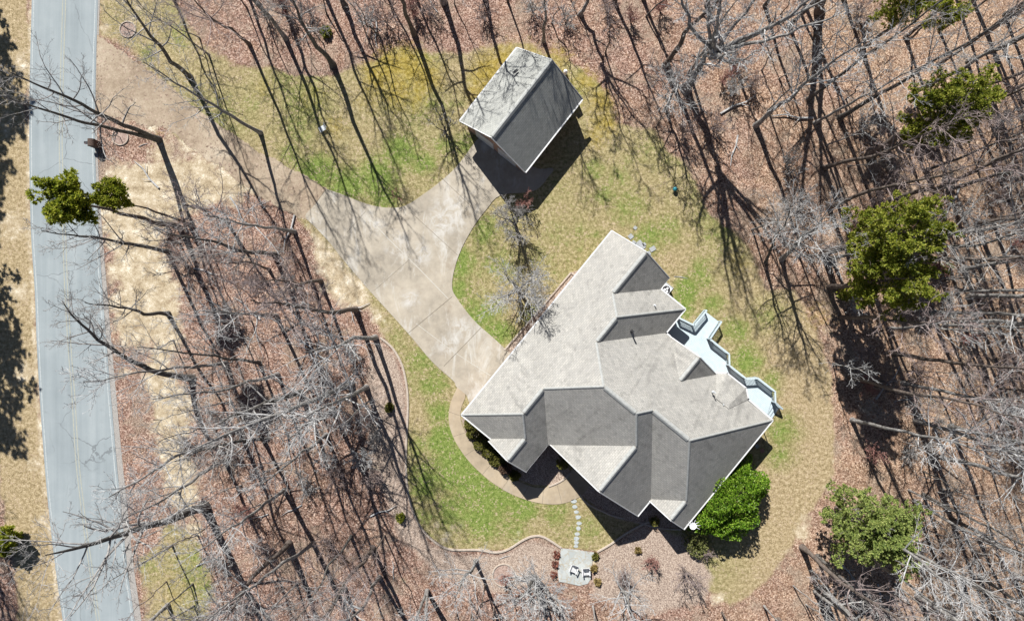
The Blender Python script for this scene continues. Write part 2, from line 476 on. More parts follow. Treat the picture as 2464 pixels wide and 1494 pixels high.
BARK = {
    'pale': (make_bark("pale_trunk_bark", (0.11, 0.103, 0.095), (0.22, 0.208, 0.195), (0.40, 0.385, 0.365)),
             make_bark("pale_branch_bark", (0.20, 0.195, 0.19), (0.34, 0.333, 0.325), (0.52, 0.51, 0.50), 3.0)),
    'grey': (make_bark("grey_trunk_bark", (0.045, 0.042, 0.038), (0.095, 0.088, 0.080), (0.19, 0.18, 0.165)),
             make_bark("grey_branch_bark", (0.16, 0.148, 0.14), (0.26, 0.245, 0.232), (0.40, 0.385, 0.365), 3.0)),
    'brown': (make_bark("brown_trunk_bark", (0.06, 0.048, 0.04), (0.125, 0.10, 0.085), (0.21, 0.175, 0.15)),
              make_bark("brown_twig_bark", (0.13, 0.098, 0.09), (0.22, 0.172, 0.16), (0.34, 0.285, 0.27), 3.0)),
    'red': (make_bark("red_stem_bark", (0.08, 0.045, 0.038), (0.15, 0.085, 0.07), (0.24, 0.15, 0.125)),
            make_bark("red_twig_bark", (0.15, 0.07, 0.058), (0.25, 0.125, 0.105), (0.34, 0.2, 0.17), 3.0)),
}
M['cedar'] = make_leaf("cedar_foliage", [(0.1, (0.06, 0.10, 0.015)), (0.4, (0.185, 0.225, 0.024)), (0.65, (0.32, 0.335, 0.04)), (0.9, (0.48, 0.46, 0.11))], .55)
M['pine'] = make_leaf("pine_needles", [(0.1, (0.08, 0.13, 0.035)), (0.4, (0.19, 0.25, 0.062)), (0.65, (0.30, 0.355, 0.09)), (0.9, (0.45, 0.47, 0.17))], .45)
M['pine_bright'] = make_leaf("bright_pine_needles", [(0.1, (0.07, 0.11, 0.012)), (0.4, (0.20, 0.245, 0.020)), (0.65, (0.36, 0.38, 0.03)), (0.9, (0.54, 0.52, 0.10))], .55)
M['magnolia'] = make_leaf("glossy_leaves", [(0.1, (0.022, 0.058, 0.004)), (0.4, (0.085, 0.18, 0.011)), (0.65, (0.165, 0.29, 0.020)), (0.92, (0.33, 0.42, 0.075))], 0.25, 0.35)
M['hedge'] = make_leaf("hedge_leaves", [(0.1, (0.050, 0.055, 0.012)), (0.45, (0.12, 0.12, 0.022)), (0.8, (0.20, 0.19, 0.045)), (1.0, (0.24, 0.17, 0.075))])
M['loose'] = make_leaf("young_leaves", [(0.1, (0.06, 0.07, 0.015)), (0.45, (0.15, 0.165, 0.05)), (0.8, (0.25, 0.26, 0.095)), (1.0, (0.26, 0.18, 0.11))])
M['redleaf'] = make_leaf("red_leaves", [(0.1, (0.12, 0.04, 0.03)), (0.5, (0.25, 0.09, 0.065)), (0.9, (0.38, 0.18, 0.13))])
M['dryleaf'] = make_leaf("dry_leaves", [(0.1, (0.05, 0.03, 0.02)), (0.5, (0.13, 0.08, 0.055)), (0.9, (0.24, 0.16, 0.12))])
M['straw'] = make_leaf("dry_grass_blades", [(0.1, (0.14, 0.095, 0.03)), (0.5, (0.27, 0.20, 0.07)), (0.9, (0.42, 0.33, 0.16))])

# ------------------------------------------------------------------ ground sheet with its cover map
def smooth_noise(nx, ny, cells, rng):
    g = rng.random((int(cells[1]) + 3, int(cells[0]) + 3))
    X = np.linspace(0, cells[0], nx); Y = np.linspace(0, cells[1], ny)
    xi = X.astype(int); yi = Y.astype(int)
    fx = X - xi; fy = Y - yi
    fx = fx * fx * (3 - 2 * fx); fy = fy * fy * (3 - 2 * fy)
    a = g[np.ix_(yi, xi)]; b = g[np.ix_(yi, xi + 1)]; c = g[np.ix_(yi + 1, xi)]; d = g[np.ix_(yi + 1, xi + 1)]
    return (a * (1 - fx) + b * fx) * (1 - fy)[:, None] + (c * (1 - fx) + d * fx) * fy[:, None]

def fbm(nx, ny, base, rng, octs=4):
    out = np.zeros((ny, nx)); amp = 1.0; tot = 0
    for o in range(octs):
        out += amp * smooth_noise(nx, ny, (base[0] * 2 ** o, base[1] * 2 ** o), rng); tot += amp; amp *= 0.55
    return out / tot

def inside(poly, X, Y):
    r = np.zeros(X.shape, bool)
    n = len(poly)
    for i in range(n):
        x1, y1 = poly[i]; x2, y2 = poly[(i + 1) % n]
        if y1 == y2: continue
        c = ((y1 > Y) != (y2 > Y)) & (X < (x2 - x1) * (Y - y1) / (y2 - y1) + x1)
        r ^= c
    return r

def sdist(poly, X, Y):
    d = np.full(X.shape, 1e9)
    n = len(poly)
    for i in range(n):
        x1, y1 = poly[i]; x2, y2 = poly[(i + 1) % n]
        dx, dy = x2 - x1, y2 - y1
        L = dx * dx + dy * dy + 1e-9
        t = np.clip(((X - x1) * dx + (Y - y1) * dy) / L, 0, 1)
        d = np.minimum(d, np.hypot(X - x1 - t * dx, Y - y1 - t * dy))
    return np.where(inside(poly, X, Y), d, -d)

LAWN = [(520, 165), (640, 170), (760, 190), (870, 160), (950, 120), (1080, 135), (1180, 105), (1260, 100), (1400, 165), (1450, 210), (1475, 300), (1570, 310),
        (1655, 400), (1700, 500), (1800, 580), (1840, 690), (1905, 700), (1960, 800), (2000, 900), (2015, 1000), (2012, 1090), (1975, 1210), (1920, 1300), (1850, 1390), (1760, 1450),
        (1690, 1400), (1660, 1310), (1560, 1255), (1440, 1326), (1350, 1317), (1310, 1292), (1285, 1289), (1260, 1298), (1220, 1322), (1150, 1322), (1085, 1322),
        (1050, 1305), (1022, 1280), (1000, 1245), (985, 1200), (978, 1150), (977, 1080), (981, 1000), (980, 940), (968, 880), (945, 840), (915, 800), (880, 740),
        (800, 640), (740, 560), (680, 500), (560, 420), (470, 350), (400, 300), (450, 250)]
VERGE = [(-400, -200), (78, -200), (70, 300), (72, 500), (84, 700), (92, 880), (100, 1000), (110, 1150), (130, 1320), (160, 1494), (180, 1700), (60, 1700), (30, 1300), (-20, 1000), (-30, 600), (-10, 200)]
OLIVE_SW = [(340, 1340), (400, 1260), (470, 1290), (520, 1380), (500, 1494), (520, 1650), (350, 1650), (335, 1440)]
SIDEWOOD = [(236, -20), (420, -20), (470, 100), (560, 160), (560, 300), (420, 250), (330, 150), (236, 90)]
SANDSTRIP = [(250, 400), (330, 380), (520, 380), (620, 470), (520, 480), (430, 520), (380, 560), (400, 700), (420, 800), (400, 880), (460, 960), (440, 1060), (480, 1180), (470, 1270),
             (420, 1210), (360, 1060), (340, 930), (360, 820), (280, 820), (262, 650), (245, 520)]
SANDDRIVE = [(745, 560), (790, 590), (880, 700), (900, 760), (830, 740), (770, 690), (760, 620)]
MULCH = [(905, 815), (950, 850), (975, 920), (978, 1050), (975, 1150), (990, 1230), (1040, 1310), (1090, 1330), (1200, 1336), (1280, 1295), (1345, 1320), (1340, 1400), (1200, 1430), (1050, 1380), (960, 1290),
         (920, 1180), (880, 1100), (890, 1000), (880, 900)]
MULCH2 = [(1430, 1335), (1540, 1262), (1660, 1290), (1720, 1380), (1700, 1450), (1560, 1480), (1420, 1440)]
BED_FRONT = [(1378, 655), (1410, 640), (1240, 860), (1215, 842)]
BED_ENTRY = [(1230, 1010), (1340, 1010), (1372, 1138), (1330, 1168), (1280, 1165), (1240, 1150), (1190, 1120), (1150, 1085), (1118, 1040), (1110, 1005)]
BED_EAST = [(1397, 1190), (1440, 1225), (1480, 1246), (1600, 1272), (1660, 1270), (1640, 1200), (1560, 1180), (1430, 1130), (1380, 1120)]

GREENS = [(760, 425, 55, .9), (830, 455, 55, .9), (900, 440, 70, .8), (965, 370, 60, .8), (1015, 395, 45, .7), (930, 490, 40, .8), (700, 380, 40, .5), (1120, 345, 45, .6), (1070, 350, 40, .5),
          (1110, 640, 50, .8), (1105, 700, 45, .7), (1150, 760, 60, .75), (1195, 805, 40, .9), (1165, 560, 50, .6), (1200, 640, 70, .45), (1290, 620, 60, .35), (1270, 760, 40, .5),
          (1065, 1060, 45, 1), (1090, 1120, 60, 1), (1135, 1160, 60, 1), (1190, 1190, 55, 1), (1250, 1212, 45, .9), (1050, 1000, 45, .7), (1040, 930, 45, .6), (1010, 880, 45, .55), (1030, 1150, 60, .75),
          (1160, 1240, 60, .85), (1100, 1220, 60, .7), (1330, 1225, 45, .55), (1230, 1265, 60, .5), (1400, 1270, 60, .4), (1020, 1240, 40, .5), (1000, 1080, 40, .5),
          (1650, 690, 40, .95), (1635, 735, 40, .9), (1680, 650, 45, .65), (1560, 560, 50, .6), (1600, 540, 50, .5), (1500, 490, 70, .45), (1400, 560, 60, .35), (1720, 730, 40, .6),
          (1770, 800, 40, .6), (1790, 870, 45, .75), (1850, 930, 40, .6), (1890, 1040, 45, .6), (1880, 1100, 40, .5), (1420, 400, 40, .5), (1480, 420, 60, .4), (1840, 760, 60, .35),
          (600, 250, 40, .35), (690, 250, 50, .3), (420, 90, 50, .4), (350, 130, 30, .45), (1450, 460, 40, .5), (1600, 300, 30, .3), (1340, 560, 60, .35)]
MOSS = [(905, 185, 45, .9), (940, 165, 45, 1), (985, 160, 45, 1), (1015, 185, 45, .9), (960, 215, 45, .8), (1005, 225, 35, .7), (1170, 170, 50, .9), (1205, 140, 40, .9), (1150, 210, 35, .7), (1190, 200, 40, .8),
        (1440, 250, 35, .8), (1450, 300, 35, .8), (1415, 200, 35, .7), (1430, 330, 28, .6), (1335, 140, 40, .6), (880, 230, 40, .5), (640, 215, 30, .4), (760, 240, 40, .35), (1780, 620, 30, .4), (1960, 760, 40, .4), (800, 310, 30, .5),
        (420, 1400, 55, .25), (410, 1440, 50, .3), (10, 1290, 20, .5), (380, 330, 25, .35), (1270, 130, 40, .5), (1250, 150, 30, .5)]
SANDS = [(300, 300, 40, .5), (420, 320, 35, .5), (480, 385, 40, .6), (540, 330, 25, .4), (400, 205, 25, .4), (600, 465, 30, .6), (640, 380, 20, .4), (300, 420, 50, .8), (400, 360, 50, .7), (470, 350, 45, .6), (560, 440, 45, .6), (420, 480, 60, .8), (280, 560, 40, .8), (275, 650, 35, .7), (270, 730, 35, .7), (560, 470, 40, .6), (20, 300, 60, .5), (50, 700, 40, .6), (60, 900, 40, .6), (40, 550, 50, .6), (85, 1100, 25, .7), (110, 1250, 30, .6), (50, 150, 50, .5), (900, 770, 30, .5), (930, 800, 25, .5), (360, 440, 60, .8), (430, 430, 50, .9), (480, 400, 40, .7), (510, 410, 25, .9), (320, 490, 50, .6), (300, 590, 35, .6), (370, 640, 50, .8), (395, 710, 40, .8), (360, 760, 30, .5), (390, 900, 50, .95), (400, 1000, 40, .7),
         (400, 1060, 50, .9), (420, 1150, 40, .8), (450, 1210, 40, .8), (470, 1280, 30, .9), (800, 640, 55, .8), (840, 690, 50, .8), (780, 600, 40, .6), (285, 780, 40, .6), (290, 880, 30, .5), (1075, 1285, 28, .5), (1240, 1288, 20, .3),
         (1955, 1255, 22, .75), (1940, 1285, 25, .8), (1990, 1170, 18, .6), (2005, 1110, 14, .5), (1905, 1330, 18, .5), (1880, 1360, 14, .45), (305, 55, 20, .6), (325, 20, 20, .6), (255, 75, 14, .9), (365, 300, 30, .6), (335, 320, 25, .4),
         (1430, 1355, 12, .9), (1345, 1315, 20, .4), (1025, 1060, 30, .15), (970, 1385, 10, .8), (910, 1120, 20, .4), (300, 1270, 14, .8), (470, 1290, 16, .9), (1730, 1430, 20, .7), (1800, 1440, 25, .4), (640, 720, 20, .3), (290, 1150, 15, .3),
         (1290, 1240, 12, .5), (1060, 1250, 15, .5), (1100, 1260, 12, .5)]

def make_ground():
    xin = np.arange(-52, 52.01, 0.2); yin = np.arange(-32, 32.01, 0.2)
    ring = np.array([1.5, 4, 8, 14, 24, 50, 120, 400])
    xs = np.concatenate([-52 - ring[::-1], xin, 52 + ring]); ys = np.concatenate([-32 - ring[::-1], yin, 32 + ring])
    X, Y = np.meshgrid(xs, ys)
    nx, ny = len(xs), len(ys)
    PX = X / S + 1232; PY = 747 - Y / S
    rng = np.random.default_rng(5)
    w1 = fbm(nx, ny, (22, 14), rng); w2 = fbm(nx, ny, (60, 40), rng); w3 = fbm(nx, ny, (14, 9), rng)
    wx = PX + (w1 - .5) * 50 + (w2 - .5) * 20; wy = PY + (w3 - .5) * 50 + (fbm(nx, ny, (55, 35), rng) - .5) * 20
    def soft(poly, feather, warp=1.0):
        d = sdist(poly, PX + (wx - PX) * warp, PY + (wy - PY) * warp)
        return np.clip(0.5 + d / (2 * feather), 0, 1)
    def blobs(lst, grow=1.0):
        a = np.zeros(X.shape)
        for x, y, r, s in lst:
            d = np.hypot(wx - x, wy - y) / (r * grow)
            a = np.maximum(a, s * np.clip(1.25 - d, 0, 1))
        return np.clip(a, 0, 1)
    lawn = soft(LAWN, 14, 0.8)
    crisp = soft(LAWN, 3, 0.05)                       # where an edging holds the lawn's line
    sel = np.clip((PY - 800) / 60, 0, 1) * np.clip((1700 - PX) / 60, 0, 1)
    lawn = lawn * (1 - sel) + crisp * sel
    verge = np.maximum(soft(VERGE, 12, 1.0), np.maximum(soft(OLIVE_SW, 25), 0.85 * soft(SIDEWOOD, 25)))
    lawn = np.maximum(lawn, verge)
    green = blobs(GREENS, 1.15)
    base = 0.16 + 0.55 * (w1 - .3)
    dry = np.maximum(np.clip((PX - 1690) / 150, 0, 1) * np.clip((PY - 560) / 150, 0, 1), np.clip((300 - PX) / 100, 0, 1))
    green = np.clip(np.maximum(green, base * (1 - dry)), 0, 1)
    moss = 0.88 * blobs(MOSS, 1.25)
    sand = blobs(SANDS, 1.0)
    sand = np.maximum(sand, 1.0 * np.maximum(soft(SANDSTRIP, 22, 1.2), soft(SANDDRIVE, 20)) * np.clip(0.45 + w2 * 1.1, 0, 1))
    shoulder = np.clip(1 - np.abs(PX - np.interp(PY, [-200, 0, 500, 880, 1150, 1494, 1700], [76, 74, 68, 86, 103, 146, 170])) / 12, 0, 1)
    sand = np.maximum(sand, 0.7 * shoulder)
    mulch = np.maximum.reduce([soft(MULCH, 12, .1) * .85, soft(MULCH2, 14, .4) * .75, soft(BED_FRONT, 3, .05), soft(BED_ENTRY, 3, .05), soft(BED_EAST, 3, .1)])
    mulch = np.maximum(mulch, 0.75 * np.clip((w1 - 0.52) * 5, 0, 1) * np.clip((PY - 1150) / 250, 0, 1) * np.clip((1700 - PX) / 200, 0, 1) * np.clip((PX - 800) / 100, 0, 1))
    sand = sand * (1 - soft(BED_FRONT, 3, .05))
    pink = np.clip(1.1 - (PX - 1250) / 900 + (w1 - .5) * 0.9, 0, 1)
    wob = (w2 - .5) * 0.10
    flat = np.clip((np.abs(sdist(LAWN, PX, PY)) * np.where(inside(LAWN, PX, PY), 0, 1)) / 60, 0, 1)
    Z = wob * flat * np.clip((PX - 360) / 60, 0, 1)
    V = np.stack([X, Y, Z], -1).reshape(-1, 3)
    i = np.arange(nx * ny).reshape(ny, nx)
    Q = np.stack([i[:-1, :-1], i[:-1, 1:], i[1:, 1:], i[1:, :-1]], -1).reshape(-1, 4)
    me = arr_mesh("ground", V, Q, mats=[M['ground']], smooth=True)
    for nm, chans in (("cover_a", (lawn, green, moss)), ("cover_b", (sand, mulch, pink))):
        at = me.attributes.new(nm, 'FLOAT_COLOR', 'POINT')
        dat = np.ones((nx * ny, 4), np.float32)
        for c in range(3): dat[:, c] = chans[c].ravel()
        at.data.foreach_set('color', dat.ravel())
    tag(link("ground", me), kind='structure')
make_ground()

# ------------------------------------------------------------------ road, drive, walk
def catmull(pts, per=8):
    out = []
    n = len(pts)
    for i in range(n - 1):
        p0, p1, p2, p3 = pts[max(i - 1, 0)], pts[i], pts[i + 1], pts[min(i + 2, n - 1)]
        for k in range(per):
            t = k / per
            out.append(tuple(0.5 * ((2 * p1[j]) + (-p0[j] + p2[j]) * t + (2 * p0[j] - 5 * p1[j] + 4 * p2[j] - p3[j]) * t * t + (-p0[j] + 3 * p1[j] - 3 * p2[j] + p3[j]) * t ** 3) for j in range(2)))
    out.append(pts[-1])
    return out

def strip(left, right, z, mat, name, drop=0.0, per=8, dy=0.0):
    L = [P(*p) for p in catmull(left, per)]; R = [P(*p) for p in catmull(right, per)]
    n = min(len(L), len(R))
    V = []; Q = []
    for a, b in zip(L[:n], R[:n]):
        V += [(a.x, a.y, z), (b.x, b.y, z)]
    for i in range(n - 1):
        Q.append((2 * i, 2 * i + 2, 2 * i + 3, 2 * i + 1))
    if drop:
        base = len(V)
        for a, b in zip(L[:n], R[:n]):
            V += [(a.x, a.y, z - drop), (b.x, b.y, z - drop)]
        for i in range(n - 1):
            Q.append((2 * i, base + 2 * i, base + 2 * i + 2, 2 * i + 2))
            Q.append((2 * i + 1, 2 * i + 3, base + 2 * i + 3, base + 2 * i + 1))
    return link(name, arr_mesh(name, V, Q, mats=[mat]))

RL = [(86, -700), (80, -200), (77, 0), (73, 150), (71, 300), (72, 500), (78, 620), (84, 700), (91, 880), (99, 1000), (110, 1150), (125, 1300), (152, 1494), (185, 1700), (290, 2200)]
RR = [(246, -700), (240, -200), (236, 0), (231, 150), (229, 300), (231, 420), (238, 560), (247, 700), (257, 830), (268, 960), (280, 1100), (292, 1220), (305, 1350), (325, 1494), (355, 1700), (455, 2200)]
RR = [RR[0], RR[1], RR[2], RR[3], RR[4], RR[5]] + RR[6:]
RLm = [(np.interp(y, [p[1] for p in RL], [p[0] for p in RL]), y) for x, y in RR]
tag(strip(RLm, RR, 0.035, M['asphalt'], "road", 0.06), kind='structure')
sh = strip([(p[0] - 1, p[1]) for p in RR], [(p[0] + np.interp(p[1], [-200, 350, 600, 700, 1494], [4, 5, 9, 11, 16]), p[1]) for p in RR], 0.012, M['shoulder'], "road_shoulder", 0.0)
tag(sh, kind='structure')
def offs(c, a, b): return [(p[0] + a, p[1]) for p in c], [(p[0] + b, p[1]) for p in c]
RC = [(163, -700), (157, -200), (155, 0), (151, 130), (147, 300), (148, 400), (155, 560), (160, 700), (169, 850), (177, 950), (186, 1100), (197, 1200), (208, 1290), (224, 1400), (237, 1494), (265, 1700), (370, 2200)]
for nm, c, a, b, mt in (("edge_line", RLm, 4.0, 6.6, 'line_white'), ("edge_line", RR, -7.4, -4.6, 'line_white'),
                        ("centre_line", RC, -4.6, -2.3, 'line_yellow'), ("centre_line", RC, 2.3, 4.6, 'line_yellow')):
    tag(strip(*offs(c, a, b), 0.040, M[mt], nm), kind='structure')

GRAV_T = [(234, 84), (262, 103), (300, 127), (365, 168), (430, 220), (500, 285), (575, 335), (650, 377), (720, 411), (788, 455)]
GRAV_B = [(230, 276), (277, 288), (334, 300), (384, 306), (434, 336), (500, 384), (551, 417), (617, 462), (665, 491), (752, 530)]
def ragged(pts, seed, amp):
    rg = random.Random(seed); ln = catmull(pts, 26); out = []; a = b_ = 0.0
    for i, (x, y) in enumerate(ln):
        a = a * .94 + rg.gauss(0, amp * .5); b_ = b_ * .5 + rg.gauss(0, amp * .5)
        out.append((x, y + (a + b_)) if 6 < i < len(ln) - 6 else (x, y))
    return out
tag(strip(ragged(GRAV_T, 4, 2.2), ragged(GRAV_B, 9, 2.8), 0.022, M['gravel'], "gravel_drive", 0.05, per=1), kind='structure')

def slab(name, pts, z, mat, per=5, thick=0.1, closed=True):
    poly = [P(*p) for p in (catmull(pts + [pts[0]], per)[:-1] if per else pts)]
    b = MB(); b.prism([(p.x, p.y) for p in poly], z - thick, z)
    return b, poly
DRIVE = [(784, 455), (821, 467), (880, 490), (930, 500), (975, 495), (1030, 460), (1080, 420), (1112, 385), (1150, 335), (1190, 310), (1280, 400), (1330, 405), (1320, 425), (1285, 460), (1205, 470), (1170, 505), (1140, 545), (1110, 600), (1093, 650), (1088, 690), (1098, 715),
         (1140, 770), (1190, 815), (1225, 848), (1260, 880), (1150, 985), (1122, 950), (1098, 930), (1090, 915), (1040, 870), (985, 805), (940, 755), (890, 700), (830, 630), (790, 580), (757, 545), (735, 520), (757, 494)]
b, _ = slab("driveway", DRIVE, 0.06, None, per=4, thick=0.12)
def groove(b, pts, w, mi, z=0.064):
    for p, q in zip(pts[:-1], pts[1:]):
        a, c = P(*p), P(*q); d = (c - a); nrm = Vector((-d.y, d.x, 0)).normalized() * w / 2
        b.face_verts([(a - nrm)[:2] + (z,) if False else (a.x - nrm.x, a.y - nrm.y, z), (c.x - nrm.x, c.y - nrm.y, z), (c.x + nrm.x, c.y + nrm.y, z), (a.x + nrm.x, a.y + nrm.y, z)], [(0, 1, 2, 3)], mi)
for g, w, mi in (([(881, 518), (940, 580), (1010, 648), (1078, 718)], .07, 2), ([(988, 511), (1040, 558), (1101, 614)], .035, 1), ([(983, 801), (1088, 714)], .05, 1), ([(1068, 881), (1158, 788)], .05, 1),
                 ([(1001, 778), (1090, 845), (1181, 904)], .05, 2), ([(1061, 427), (1135, 498)], .035, 1), ([(757, 494), (784, 457)], .05, 1), ([(881, 508), (835, 560)], .03, 1), ([(1180, 905), (1205, 925)], .03, 1), ([(900, 700), (985, 625)], .03, 1)):
    groove(b, g, w, mi)
tag(b.build("driveway", [M['concrete'], M['joint'], M['pale_joint']]), kind='structure')

WALK = [(1100, 932), (1084, 970), (1080, 1015), (1095, 1060), (1125, 1105), (1165, 1145), (1210, 1177), (1255, 1198), (1300, 1210), (1345, 1212), (1385, 1200), (1410, 1180), (1440, 1120), (1400, 1080), (1372, 1136), (1345, 1160), (1310, 1172), (1280, 1170), (1235, 1150),
        (1190, 1115), (1150, 1080), (1122, 1045), (1109, 1010), (1110, 980), (1120, 950)]
b, _ = slab("walkway", WALK, 0.05, None, per=5, thick=0.1)
for g in ([(1080, 990), (1109, 1000)], [(1090, 1050), (1120, 1040)], [(1118, 1096), (1146, 1078)], [(1160, 1142), (1185, 1112)], [(1207, 1176), (1228, 1148)], [(1256, 1198), (1272, 1168)], [(1305, 1211), (1308, 1172)], [(1352, 1211), (1340, 1163)]):
    groove(b, g, .03, 1, 0.054)
tag(b.build("walkway", [M['walk'], M['joint']]), kind='structure')

def edging(pts, w, h, label, group="low bed edgings in the yard", per=6, mat='edging'):
    c = [P(*p) for p in catmull(pts, per)]
    b = MB()
    vs = []
    for i, p in enumerate(c):
        d = (c[min(i + 1, len(c) - 1)] - c[max(i - 1, 0)]).normalized(); n = Vector((-d.y, d.x, 0)) * w / 2
        for s, z in ((1, -0.05), (1, h * .8), (.6, h), (-.6, h), (-1, h * .8), (-1, -0.05)):
            vs.append((p.x + n.x * s, p.y + n.y * s, z))
    fs = []
    for i in range(len(c) - 1):
        for k in range(5):
            fs.append((i * 6 + k, i * 6 + k + 1, i * 6 + 7 + k, i * 6 + 6 + k))
    fs += [(0, 1, 2, 3, 4, 5), tuple(range((len(c) - 1) * 6, len(c) * 6))[::-1]]
    b.face_verts(vs, fs)
    o = b.build("bed_edging", M[mat])
    tag(o, label, "edging", group)
edging([(915, 812), (945, 838), (968, 880), (980, 940), (981, 1000), (977, 1080), (978, 1150), (985, 1200), (1000, 1245), (1022, 1280), (1050, 1305), (1085, 1321), (1150, 1322), (1190, 1328), (1220, 1322), (1260, 1298), (1285, 1289), (1310, 1292), (1350, 1317)],
       0.2, 0.13, "long pale curved kerb edging between lawn and wooded bed, ending at the flagstone patio")
edging([(1437, 1327), (1470, 1308), (1510, 1280), (1552, 1258), (1575, 1252)], 0.19, 0.13, "pale kerb edging running from flagstone patio up toward the house shadow")
edging([(1395, 1188), (1405, 1203), (1420, 1215), (1445, 1227), (1470, 1238), (1500, 1246)], 0.16, 0.12, "short curved pale edging beside the entry pad and stepping stones")
edging([(1372, 1137), (1358, 1151), (1342, 1161), (1320, 1170)], 0.16, 0.13, "pale edging curving round the small triangular bed at the entry walk")
edging([(1535, 1255), (1570, 1266), (1610, 1272), (1640, 1273)], 0.14, 0.1, "thin straight pale edging below the front gable beside the big green bush")
edging([(1374, 656), (1296, 748), (1214, 842)], 0.17, 0.12, "straight pale brick edging of the narrow red bed along the front eave", per=2)
edging([(1374, 656), (1384, 664)], 0.17, 0.12, "short pale brick end piece closing the narrow bed at its upper corner", per=2)

# ------------------------------------------------------------------ house
ZE = 3.3
KE = S * (H - ZE) / H
PITCH = 0.80
HA = Vector((0.633, -0.774)); HB = Vector((0.774, 0.633)); P0 = Vector((1112, 998))
def hp(u, v, z=0.0):
    p = P0 + HA * u + HB * v
    return Vector(((p.x - 1232) * KE, (747 - p.y) * KE, z))
AW = Vector((HA.x, -HA.y, 0)); BW = Vector((HB.x, -HB.y, 0))     # house axes in the world

house = empty("brick_house", hp(266, 240))
tag(house, "large brick house with many grey shingled gables and hips, back deck and front drive", "house")
def par(o, parent):
    """parent keeping world coordinates baked in the mesh"""
    o.parent = parent
    if parent.parent is None:
        o.matrix_parent_inverse = parent.matrix_basis.inverted()
    return o
bpy.context.view_layer.update()

def roof_polys():
    F = []
    front = lambda u, v: v
    F.append((lambda u, v: v, (0, 1), [(0, 0), (570, 0), (570, 89), (447, 89), (409, 127), (335, 127), (268.5, 193.5), (178, 103), (103, 103)]))
    F.append((lambda u, v: 178 - v, (0, -1), [(570, 89), (570, 178), (536, 178), (447, 89)]))
    F.append((lambda u, v: 536 - u, (-1, 0), [(447, 89), (536, 178), (536, 254), (409, 127)]))
    F.append((lambda u, v: 254 - v, (0, -1), [(409, 127), (536, 254), (462, 254), (335, 127)]))
    F.append((lambda u, v: 462 - u, (-1, 0), [(335, 127), (462, 254), (462, 268), (390, 340), (462, 412), (462, 586), (296.5, 420.5), (296.5, 314.5), (268.5, 286.5), (268.5, 193.5)]))
    F.append((lambda u, v: v - 268, (0, 1), [(462, 268), (462, 340), (390, 340)]))
    F.append((lambda u, v: 412 - v, (0, -1), [(462, 340), (462, 412), (390, 340)]))
    F.append((lambda u, v: u - 75, (1, 0), [(178, 103), (268.5, 193.5), (268.5, 286.5), (212, 343), (75, 206)]))
    F.append((lambda u, v: v - 206, (0, 1), [(80, 211), (80, 343), (212, 343)]))
    F.append((lambda u, v: 480 - v, (0, -1), [(80, 343), (212, 343), (268.5, 286.5), (296.5, 314.5), (131, 480), (80, 480)]))
    F.append((lambda u, v: u - 131, (1, 0), [(296.5, 314.5), (296.5, 420.5), (184, 533), (131, 480)]))
    F.append((lambda u, v: 586 - v, (0, -1), [(296.5, 420.5), (462, 586), (126, 586), (126, 533), (184, 533)]))
    F.append((lambda u, v: v - 480, (0, 1), [(126, 480), (126, 533), (184, 533), (131, 480)]))
    F.append((lambda u, v: u, (1, 0), [(0, 0), (103, 103), (58, 148), (0, 90)]))
    F.append((lambda u, v: v - 90, (0, 1), [(-8, 90), (-8, 148), (58, 148), (0, 90)]))
    F.append((lambda u, v: 206 - v, (0, -1), [(103, 103), (178, 103), (75, 206), (-8, 206), (-8, 148), (58, 148)]))
    return F

def roof_mesh(name, faces3d, mats):
    """faces3d: list of (verts, up-slope xy direction). UVs run along the eave and up the slope."""
    me = bpy.data.meshes.new(name)
    vs, fs = [], []
    for pts, d in faces3d:
        b = len(vs); vs += [tuple(p) for p in pts]; fs.append(list(range(b, b + len(pts))))
    me.from_pydata(vs, [], fs)
    uvl = me.uv_layers.new(name="UVMap")
    for pi, (pts, d) in enumerate(faces3d):
        nx = (Vector(pts[1]) - Vector(pts[0])).cross(Vector(pts[2]) - Vector(pts[1]))
        n = me.polygons[pi].normal
        up = Vector((d[0], d[1], 0))
        up = (up - n * up.dot(n)).normalized(); al = up.cross(n).normalized()
        for li in me.polygons[pi].loop_indices:
            co = me.vertices[me.loops[li].vertex_index].co
            uvl.data[li].uv = (co.dot(al), co.dot(up))
        if n.z < 0: me.polygons[pi].flip()
    for m in mats: me.materials.append(m)
    me.update()
    return me

faces3 = []
for zf, d, poly in roof_polys():
    pts = [hp(u, v, ZE + PITCH * KE * zf(u, v)) for u, v in poly]
    dv = (AW * d[0] + BW * d[1])
    faces3.append((pts, (dv.x, dv.y)))
# low bay roof beside the deck
def hz(u, v, zpx): return hp(u, v, ZE + PITCH * KE * zpx)
ba, bb, bc, bd = hz(463, 409, 0.5), hz(480, 431, 0.5), hz(481, 488, 0.5), hz(464, 509, 0.5)
t1, t2 = hz(414, 435, 52), hz(424, 470, 46)
for pts in ([bb, bc, t2, t1], [ba, bb, t1], [bc, bd, t2], [bd, hz(414, 474, 50), t2], [t1, t2, hz(414, 474, 50)]):
    faces3.append((pts, (-AW.x, -AW.y)))
roof = par(link("roof", roof_mesh("roof", faces3, [M['shingle']])), house)

